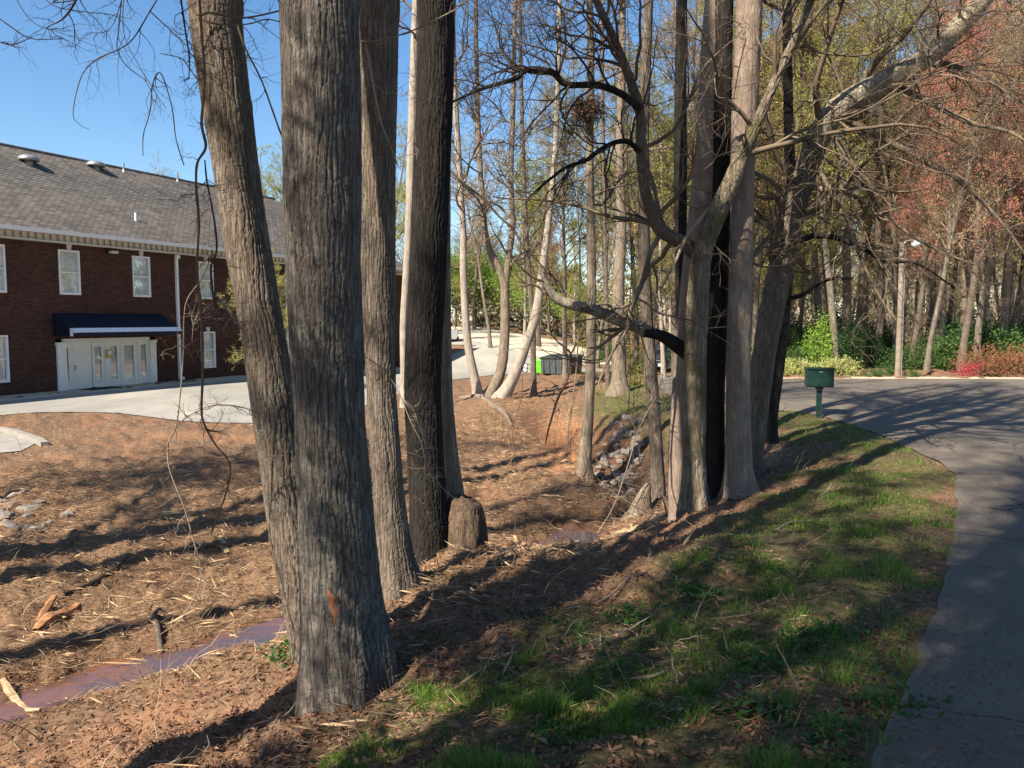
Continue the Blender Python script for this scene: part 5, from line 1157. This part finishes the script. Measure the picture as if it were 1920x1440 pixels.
SL = [('pale broken stick lying across the grass at centre bottom', [(895,1250),(930,1242),(960,1236),(1000,1232)], (4, 8, 5, 3), 'wood_chip'),
      ('splintered pale stick crossing the grass under the trunk shadow', [(1180,1290),(1215,1283),(1250,1264)], (3, 9, 3), 'wood_chip'),
      ('thin grey stick leaning from the foot of the widest trunk', [(590,1335),(620,1315),(640,1285)], (4, 4, 3), 'twig_pale'),
      ('long grey stick on the shaded bank', [(1060,1150),(1130,1120),(1180,1095)], (4, 5, 3), 'twig_pale'),
      ('bleached log at the creek edge below the gnarled trunk', [(1110,1015),(1160,1000),(1210,985),(1255,962)], (10, 16, 14, 8), 'wood_chip'),
      ('pale pole lying beside the creek water', [(965,1000),(975,1018),(988,1040)], (7, 9, 6), 'wood_chip'),
      ('dead stick across the left end of the creek', [(5,1265),(40,1290),(75,1308)], (12, 12, 5), 'wood_chip'),
      ('curved bare stick on the grass below the road edge', [(1450,1005),(1480,985),(1520,975)], (3, 4, 3), 'twig_pale'),
      ('dark stick lying in the near grass, bottom centre', [(1350,1340),(1400,1342),(1440,1330)], (3, 4, 2), 'twig_dark'),
      ('long thin dead stick lying on the sunlit slope', [(1000,930),(1040,935),(1075,928)], (4, 5, 3), 'wood_chip'),
      ('short white stick in the bright chips, left slope', [(306,968),(340,970),(360,972)], (5, 8, 4), 'wood_chip'),
      ('flat pale chip of wood standing by the hanging vine', [(414,1010),(420,1022),(428,1034)], (6, 14, 8), 'wood_chip'),
      ('grey branch half buried on the left slope', [(120,1120),(170,1095),(215,1075),(240,1058)], (6, 9, 7, 3), 'twig_dark'),
      ('bleached twig angled across the bank right of the gnarled trunk', [(1410,870),(1440,880),(1480,862)], (4, 6, 3), 'twig_pale'),
      ('shadow-side branch lying along the slope, left of the near-black trunk', [(330,1040),(400,1028),(470,1022)], (3, 6, 3), 'twig'),
      ('small pale stick on the grass near the asphalt', [(1535,1188),(1560,1180)], (3, 3), 'wood_chip')]
for lab, pts, w, mt in SL: wood('stick', lab, 'stick', pts, w, M[mt], (3, .15) if len(pts) > 3 else None)
# stone on the bank
rock(1365, 1108, 13, 'small tan stone on bare earth in the grass')
# brush pile of dead branches beside the rock lining
bb = Buf(); n = 260; px = rng.uniform(1115, 1260, n); py = rng.uniform(850, 975, n)
st = np.array([onG(a, c_) for a, c_ in zip(px, py)]); pp, rr = grow(st, rng.normal(size=(n, 3)) * np.array([1, .7, .45]) + np.array([0, 0, .25]), rng.uniform(.3, 1.1, n), rng.uniform(.004, .012, n), 6, .25, (0, 0, -.05)); tubes(bb, pp, rr, 4)
tag(bb.build('brush_pile', M['twig'], None, True), 'tangle of dead brown brush between the rock lining and the creek', 'brush', kind='stuff')
bb = Buf(); n = 120; px = rng.uniform(1400, 1500, n); py = rng.uniform(855, 905, n)
st = np.array([onG(a, c_) for a, c_ in zip(px, py)]); pp, rr = grow(st, rng.normal(size=(n, 3)) * np.array([1, .7, .3]) + np.array([0, 0, .15]), rng.uniform(.2, .6, n), rng.uniform(.003, .009, n), 5, .25, (0, 0, -.05)); tubes(bb, pp, rr, 4)
tag(bb.build('brush_pile', M['twig_pale'], None, True), 'small heap of pale dead twigs right of the cluster by the road bank', 'brush', kind='stuff')

# ------------------------------------------------------------------ hanging vines and overhead twigs on the left
def pixtube(b, pts, w, D, n=None):
    p = np.array([P(a, c_, D if np.ndim(D) == 0 else np.interp(k / (len(pts) - 1), np.linspace(0, 1, len(D)), D)) for k, (a, c_) in enumerate(pts)])
    n = n or len(pts) * 5; q = catmull(p, n); dist = np.linalg.norm(q, axis=1); ww = np.interp(np.linspace(0, 1, n), np.linspace(0, 1, len(w)), w)
    rr = ww * dist / F / 2 * .6 * (1 + .25 * noise3(np.arange(n) * .45, 7.7, float(pts[0][0]))); tubes(b, q[None], rr[None], 7); return q, rr
def vine(label, lines, mat, tw=None):
    bb = Buf(); qs = []
    for pts, w, D in lines:
        q, rr = pixtube(bb, pts, w, D)
        if tw: sprout(bb, q, rr, tw[0], tw[1], levels=3, ks=(3, 3), sides=(4, 3, 3, 3), rmin=.0009, trop=(0, 0, .03), wob=.35, r0=.35, rmax=.004)
    return tag(bb.build('hanging_vine', mat, None, True), label, 'vine')
vine('long woody vine hanging left of the leaning trunk down to the slope', [
    ([(355,-120),(372,-20),(378,60),(384,150),(378,230),(386,275),(370,306),(368,350),(373,420),(370,500),(378,600),(380,700),(378,770),(385,800),(405,835),(430,868),(428,910),(408,970),(398,995)], (6, 7, 7, 7, 8, 7, 7, 8, 7, 8, 8, 8, 6, 5, 5, 5, 5, 4), 4.9)], M['vine'], (26, .26))
vine('shorter dark vine swinging beside the long one, ending in a curl', [([(330,-60),(341,10),(348,60),(355,110),(354,150)], (6, 5, 5, 4, 2), 4.7), ([(384,300),(388,340),(396,380),(404,430),(406,470),(396,500),(398,540),(404,570),(420,590)], (4, 5, 5, 6, 6, 6, 7, 7, 4), 4.9)], M['twig_dark'], (12, .22))
vine('pale loop of thin vine stems hanging in front of the entrance wall', [([(400,470),(380,520),(352,560),(345,600),(344,660),(338,740),(330,800),(316,830),(318,880),(345,950),(362,1010),(375,1060),(372,1100),(340,1160),(300,1190)], (2, 3, 4, 4, 4, 4, 4, 4, 4, 4, 4, 3, 3, 3, 2), 5.0), ([(410,560),(440,600),(470,640)], (4, 4, 3), 5.0), ([(360,640),(365,600),(385,575),(425,560)], (2, 2, 3, 2), 5.), ([(318,830),(340,790),(400,760),(470,768),(500,790)], (3, 3, 3, 3, 2), 5.)], M['twig_pale'], (16, .20))
top_l = [([(232,-60),(228,0),(222,60),(220,92),(236,122),(275,152)], (3.2, 3, 2)), ([(228,0),(214,42),(195,60),(162,61)], (2.5, 1.2)), ([(330,-60),(282,20),(250,72),(222,93),(180,112),(152,145),(137,212),(150,234),(168,243)], (3.5, 3, 1.5)),
    ([(280,20),(340,76),(392,130),(420,200)], (3, 1.5)), ([(345,310),(330,260),(322,200),(302,138),(287,156),(281,210),(269,252),(268,292)], (3, 3, 4, 3, 2)), ([(-20,20),(20,50),(58,72),(118,73)], (3.5, 2)), ([(-20,70),(20,84),(60,70)], (3, 2)),
    ([(150,-30),(140,5),(118,35),(87,52)], (5, 6, 2)), ([(235,-40),(232,60),(266,132),(312,205)], (2, 1.5)), ([(60,-30),(100,10),(160,22),(215,30),(245,60)], (2.5, 1.5)), ([(20,-20),(60,40),(120,64),(240,110)], (2, 1)), ([(300,100),(340,110),(360,135),(400,185)], (2, 3, 2)), ([(175,-20),(120,-5),(100,5),(145,0)], (4, 3))]
bb = Buf()
for pts, w in top_l:
    q, rr = pixtube(bb, pts, w, 5.2 + rng.random() * .8); sprout(bb, q, rr, 5, .30, levels=2, ks=(3,), sides=(4, 3, 3, 3), rmin=.0008, trop=(0, 0, -.06), wob=.25, r0=.6)
tag(bb.build('overhanging_twigs', M['twig_dark'], None, True), 'bare drooping twigs hanging into the blue sky at top left', 'twigs')
bb = Buf()
for pts, w, D in (([(352,5),(372,28),(392,24),(440,32),(462,33),(500,26),(532,18)], (8, 6, 4), 5.2), ([(372,32),(400,44),(440,47),(470,44),(500,36),(528,42)], (5, 4, 3), 5.2), ([(445,45),(460,90),(490,150),(512,210),(532,262),(560,300)], (6, 5, 5, 4), 5.4), ([(372,35),(395,80),(430,118),(445,150)], (5, 3), 5.2)):
    q, rr = pixtube(bb, pts, w, D); sprout(bb, q, rr, 6, .35, levels=2, ks=(3,), sides=(4, 3, 3, 3), rmin=.001, wob=.25)
tag(bb.build('crossing_branch', M['twig'], None, True), 'forked thin branch crossing in front of the leaning trunk near the top', 'branch')
bb = Buf()
for pts, w, D in (([(664,75),(700,78),(760,62),(800,45),(860,14),(900,-20)], (4, 4, 3), 6.2), ([(688,90),(700,160),(715,230),(735,280),(745,310)], (6, 5, 4), 6.65), ([(775,60),(780,160),(778,250),(782,300)], (2, 2), 6.6)):
    q, rr = pixtube(bb, pts, w, D); sprout(bb, q, rr, 5, .3, levels=2, ks=(3,), sides=(4, 3, 3, 3), rmin=.001, wob=.3)
tag(bb.build('crossing_branch', M['twig_pale'], None, True), 'thin pale branch and vine crossing the speckled grey trunk near the top', 'branch')
bb = Buf()
for pts, w, D in (([(682,668),(715,690),(745,730),(770,790),(790,830),(800,870),(830,915),(860,940)], (3, 3, 2), 6.3), ([(800,850),(795,900),(800,960),(812,985)], (1.5, 1), 6.3), ([(752,745),(775,770),(800,840)], (1.5, 2), 6.3)):
    q, rr = pixtube(bb, pts, w, D); sprout(bb, q, rr, 9, .25, levels=2, ks=(3,), sides=(4, 3, 3, 3), rmin=.0008, wob=.3)
tag(bb.build('drooping_twig', M['twig_pale'], None, True), 'pale drooping twig in front of the near-black trunk', 'twig')
# saplings and vines in the ditch
vs_ = [('reddish sapling stem curving up to a fork in the ditch, in front of the dumpster', [([(1022,835),(1030,800),(1045,750),(1060,720),(1068,690),(1070,665),(1064,655)], (5, 7, 8, 7), 18), ([(1070,665),(1085,640),(1110,628),(1130,615)], (6, 5, 3), 18), ([(1064,655),(1040,635),(1030,610),(1026,570),(1020,520)], (5, 4, 3), 18), ([(1085,640),(1105,600),(1135,560),(1170,480),(1180,430)], (3, 3, 3, 2), 18)], 'vine'),
       ('pale straight liana rising left of the slender curving trunk', [([(1063,850),(1066,800),(1078,720),(1084,640),(1088,540),(1086,440),(1080,330),(1078,200),(1070,60),(1060,-40)], (5, 5, 5, 5, 4), 16.5)], 'twig_pale'),
       ('thin hooked stem in the middle of the sunlit slope', [([(958,920),(950,890),(955,870),(965,850),(960,820),(968,780),(978,740),(980,700)], (3, 4, 4, 3), 14.5)], 'vine'),
       ('pair of thin vines hanging before the lawn', [([(1178,770),(1182,700),(1180,600),(1184,480),(1176,300),(1180,120),(1175,0)], (3, 3, 2), 13.), ([(1186,790),(1190,700),(1189,600),(1192,500)], (2, 2), 13.)], 'twig_dark'),
       ('slanting branch crossing the gap right of the near-black trunk', [([(842,318),(870,345),(905,372),(935,405),(962,430),(985,470),(1005,520)], (7, 8, 7, 4), 11.)], 'twig'),
       ('thin dead stem leaning over the creek at the brush', [([(1120,1000),(1150,950),(1175,880),(1200,800),(1230,745)], (3, 4, 3), 12.2)], 'twig_pale')]
for lab, lines, mt in vs_:
    bb = Buf()
    for pts, w, D in lines:
        q, rr = pixtube(bb, pts, w, D); sprout(bb, q, rr, 7, .55, levels=2, ks=(4,), sides=(4, 3, 3, 3), rmin=.002, wob=.3)
    tag(bb.build('thin_stem', M[mt], None, True), lab, 'stem')
# background tangle of twiggy limbs between the trunks (leafless thicket)
bb = Buf(); n = 70; px = rng.uniform(850, 1470, n); D = rng.uniform(15, 26, n)
st = np.array([[*at(a, d), 0] for a, d in zip(px, D)]); st[:, 2] = [H(a, c_) for a, c_, _ in st]
ok = (masks(st[:, 0], st[:, 1])[0] > .5) & (masks(st[:, 0], st[:, 1])[1] > .5); st = st[ok]; n = len(st)
ln = rng.uniform(.8, 2.2, n); pp, rr = grow(st, np.tile([0, 0, 1.], (n, 1)) + rng.normal(size=(n, 3)) * .2, ln, np.full(n, .006), 8, .12, (0, 0, .02)); tubes(bb, pp, rr, 4)
s1 = spawn(pp, rr, ln, 5, (.4, .9), (.25, .5), .3, .6, .002); p1, r1_ = grow(*s1, 5, .2, (0, 0, .03)); tubes(bb, p1, r1_, 3)
tag(bb.build('saplings', M['twig'], None, True), 'thin dead weed and sapling stems scattered over the slope', 'weeds', kind='stuff')

# ------------------------------------------------------------------ grass, litter, straw
def field(n, r0, r1, a0, a1, pw=1.0):
    u = rng.random(n); r = (r0 ** (1 - pw) + u * (r1 ** (1 - pw) - r0 ** (1 - pw))) ** (1 / (1 - pw)) if pw != 1 else r0 * (r1 / r0) ** u
    a = np.radians(rng.uniform(a0, a1, n)); return r * np.sin(a), r * np.cos(a)
def blades(b_, x, y, z, h, w, lean=.35):
    n = len(x); a = rng.uniform(0, 6.28, n); dx, dy = np.cos(a), np.sin(a); l = rng.normal(size=(n, 2)) * lean
    p0 = np.stack([x, y, z - .01], 1); side = np.stack([dx, dy, 0 * x], 1) * w[:, None] / 2
    m_ = p0 + np.stack([l[:, 0] * h * .3, l[:, 1] * h * .3, h * .6], 1); t = p0 + np.stack([l[:, 0] * h, l[:, 1] * h, h], 1)
    v = np.stack([p0 - side, p0 + side, m_ + side * .75, m_ - side * .75, t], 1).reshape(-1, 3)
    i = np.arange(n)[:, None] * 5
    b_.f[4].append(i + np.array([[0, 1, 2, 3]]) + b_.n); b_.f[3].append(i + np.array([[3, 2, 4]]) + b_.n); b_.v.append(v); b_.n += len(v)
x, y = field(330000, 1.9, 34, -14, 36, 1.35)
road, lot, g, clay, cr = masks(x, y)
patch = fbm(x * 1.1 + 40, y * 1.1, 2., 3); pz = noise3(x * 5, y * 5, 1.)
den = g * sstep(-.38, .45, patch + .45 * pz) 
den = np.where(y > 12, g, den)
k = (rng.random(len(x)) < den) & (road > -.05)
x, y, patch = x[k], y[k], patch[k]; z = hgt(x, y); D = np.hypot(x, y)
b_ = Buf(); tuft = sstep(.0, .5, noise3(x * 3.3, y * 3.3, 7.)); h = rng.uniform(.016, .05, len(x)) * (1 + 1.8 * tuft) * np.where(D > 12, .8, 1); w = rng.uniform(.003, .006, len(x)) * np.maximum(1, D / 5.5)
blades(b_, x, y, z, h, w); print('blades', len(x))
tag(b_.build('grass', M['grass']), 'patchy green grass on the bank beside the driveway and the lawn', 'grass', kind='stuff')
# broad-leaved weeds
x, y = field(16000, 2.2, 16, -12, 34, 1.2); road, lot, g, clay, cr = masks(x, y); k = (rng.random(len(x)) < g * sstep(.1, .5, fbm(x * .9, y * .9, 30., 2))) & (road > .1); x, y = x[k], y[k]; z = hgt(x, y)
b_ = Buf(); leaf_quads(b_, np.stack([x, y, z + .02], 1).repeat(3, 0) + rng.normal(size=(len(x) * 3, 3)) * np.array([.02, .02, .008]), .035, .6, .5)
for px, py in [(1300,1120),(1430,1265),(1405,1340),(790,1095),(1670,1330),(640,1205),(620,1215),(1560,1200),(1500,1215),(1325,1130),(1180,1165),(560,1250),(530,1235)]:
    c_ = np.array(onG(px, py)) + np.array([0, 0, .035 if px not in (640, 620) else .1]); leaf_quads(b_, c_ + rng.normal(size=(90, 3)) * np.array([.09, .09, .018 if px not in (640, 620) else .06]), .05, .6, .5)
tag(b_.build('weeds', M['leaf_mid']), 'low broad-leaved weeds among the grass', 'weeds', kind='stuff')
# straw and wood shreds
def shreds(b_, x, y, L, w, tilt=.25, lift=.012, ref=None, dirw=.0):
    z = hgt(x, y); n = len(x); a = rng.uniform(0, math.pi, n); k = rng.random(n) < dirw; a = np.where(k, rng.normal(.45, .35, n), a)
    el = rng.normal(size=n) * tilt; d = np.stack([np.cos(a) * np.cos(el), np.sin(a) * np.cos(el), np.sin(el)], 1) * L[:, None] / 2
    s = np.stack([-np.sin(a), np.cos(a), rng.normal(size=n) * .5], 1); s = s / np.linalg.norm(s, axis=1)[:, None] * w[:, None] / 2
    c_ = np.stack([x, y, z + lift + np.abs(d[:, 2]) * .6 + rng.random(n) * .02], 1); up = np.zeros_like(c_); up[:, 2] = w * .5
    v = np.stack([c_ - d, c_ + s, c_ + d, c_ - s, c_ + up], 1).reshape(-1, 3); i = np.arange(n)[:, None] * 5
    for t in ((0, 1, 4), (1, 2, 4), (2, 3, 4), (3, 0, 4)): b_.f[3].append(i + np.array([t]) + b_.n)
    b_.v.append(v); b_.n += len(v)
x, y = field(330000, 3.5, 34, -42, 22, 1.25); road, lot, g, clay, cr = masks(x, y)
pat = fbm(x * .6, y * .6, 12., 3)
SZ = [G(a, b) for a, b in [(-300,880),(0,880),(300,880),(520,880),(860,800),(930,745),(1060,745),(1110,850),(1230,960),(1000,1065),(740,1130),(560,1190),(0,1290),(-400,1380)]]
s_z = sstep(.8, -.5, sdf(SZ, x, y) + pat * .6)
den = np.maximum(.03, s_z * (.35 + .65 * sstep(-.4, .4, pat))) * (1 - g * .35) * np.where(cr < .3, .3, 1)
k = (rng.random(len(x)) < den) & (road > .05) & (lot > .1); x, y = x[k], y[k]; D = np.hypot(x, y)
b_ = Buf(); L = rng.gamma(2.2, .028, len(x)) + .02; w = rng.uniform(.0025, .008, len(x)) * np.maximum(1, D / 9); shreds(b_, x, y, L * np.maximum(1, D / 12), w, dirw=.3); print('shreds', len(x))
tag(b_.build('straw', M['straw']), 'shredded straw and wood mulch over the creek slope', 'mulch', kind='stuff')
# larger chips
x, y = field(6500, 4, 24, -42, 20, 1.1); road, lot, g, clay, cr = masks(x, y); k = (rng.random(len(x)) < .7 * sstep(.8, -.5, sdf(SZ, x, y)) + .008) & (road > .1) & (lot > .2) & (cr > .4); x, y = x[k], y[k]
b_ = Buf(); shreds(b_, x, y, rng.gamma(3., .05, len(x)) + .04, rng.uniform(.008, .028, len(x)), .2, .02); tag(b_.build('wood_shreds', M['wood_chip']), 'pale splintered wood shreds lying on the mulch', 'mulch', kind='stuff')
# thin dark and brown twigs tangled over the slope
x, y = field(11000, 3.6, 26, -40, 22, 1.15); road, lot, g, clay, cr = masks(x, y); k = (rng.random(len(x)) < .9 * sstep(.9, -.4, sdf(SZ, x, y)) + .12) & (road > .2) & (lot > .2); x, y = x[k], y[k]; n = len(x)
d = rng.normal(size=(n, 3)) * np.array([1, 1, .28]) + np.array([0, 0, .12]); pp, rr = grow(np.stack([x, y, hgt(x, y) + .01], 1), d, rng.gamma(2.5, .09, n) + .05, rng.uniform(.0018, .0055, n), 4, .3, (0, 0, -.05), .5)
for k_, mt, nm, lab in ((0, 'twig_dark', 'dark_twigs', 'dark thin twigs tangled in the mulch'), (1, 'twig', 'brown_twigs', 'brown thin twigs tangled in the mulch'), (2, 'twig_pale', 'pale_twigs', 'pale thin twigs tangled in the mulch')):
    b_ = Buf(); tubes(b_, pp[k_::3], rr[k_::3], 3); tag(b_.build(nm, M[mt]), lab, 'twigs', kind='stuff')
# leaf litter on the shaded bank
x, y = field(130000, 2.0, 26, -40, 34, 1.3); road, lot, g, clay, cr = masks(x, y); k = (rng.random(len(x)) < .75 * (1 - g * .7)) & (road > .05) & (lot > .1) & ((sdf(SZ, x, y) > -.2) | (rng.random(len(x)) < .15)) & (cr > .3); x, y = x[k], y[k]
b_ = Buf(); z = hgt(x, y); leaf_quads(b_, np.stack([x, y, z + .012], 1), .032, .5, .6, .6); print('litter', len(x))
tag(b_.build('leaf_litter', M['litter']), 'dry brown leaf litter on the bank', 'leaf litter', kind='stuff')
# specks of debris on the driveway
x, y = field(22000, 2.2, 18, 8, 36, 1.15); road, lot, g, clay, cr = masks(x, y); k = (road < -.02) & (rng.random(len(x)) < np.exp(road * 1.1)); x, y = x[k], y[k]
b_ = Buf(); leaf_quads(b_, np.stack([x, y, tps(x, y) + .018], 1), .016, .5, .9, .6); tag(b_.build('road_debris', M['litter']), 'specks of leaf debris along the driveway edge', 'debris', kind='stuff')
print('tris', sum(len(o.data.polygons) * 2 for o in COL.objects if o.type == 'MESH' and o.data.users == 1), 'objects', len(COL.objects))
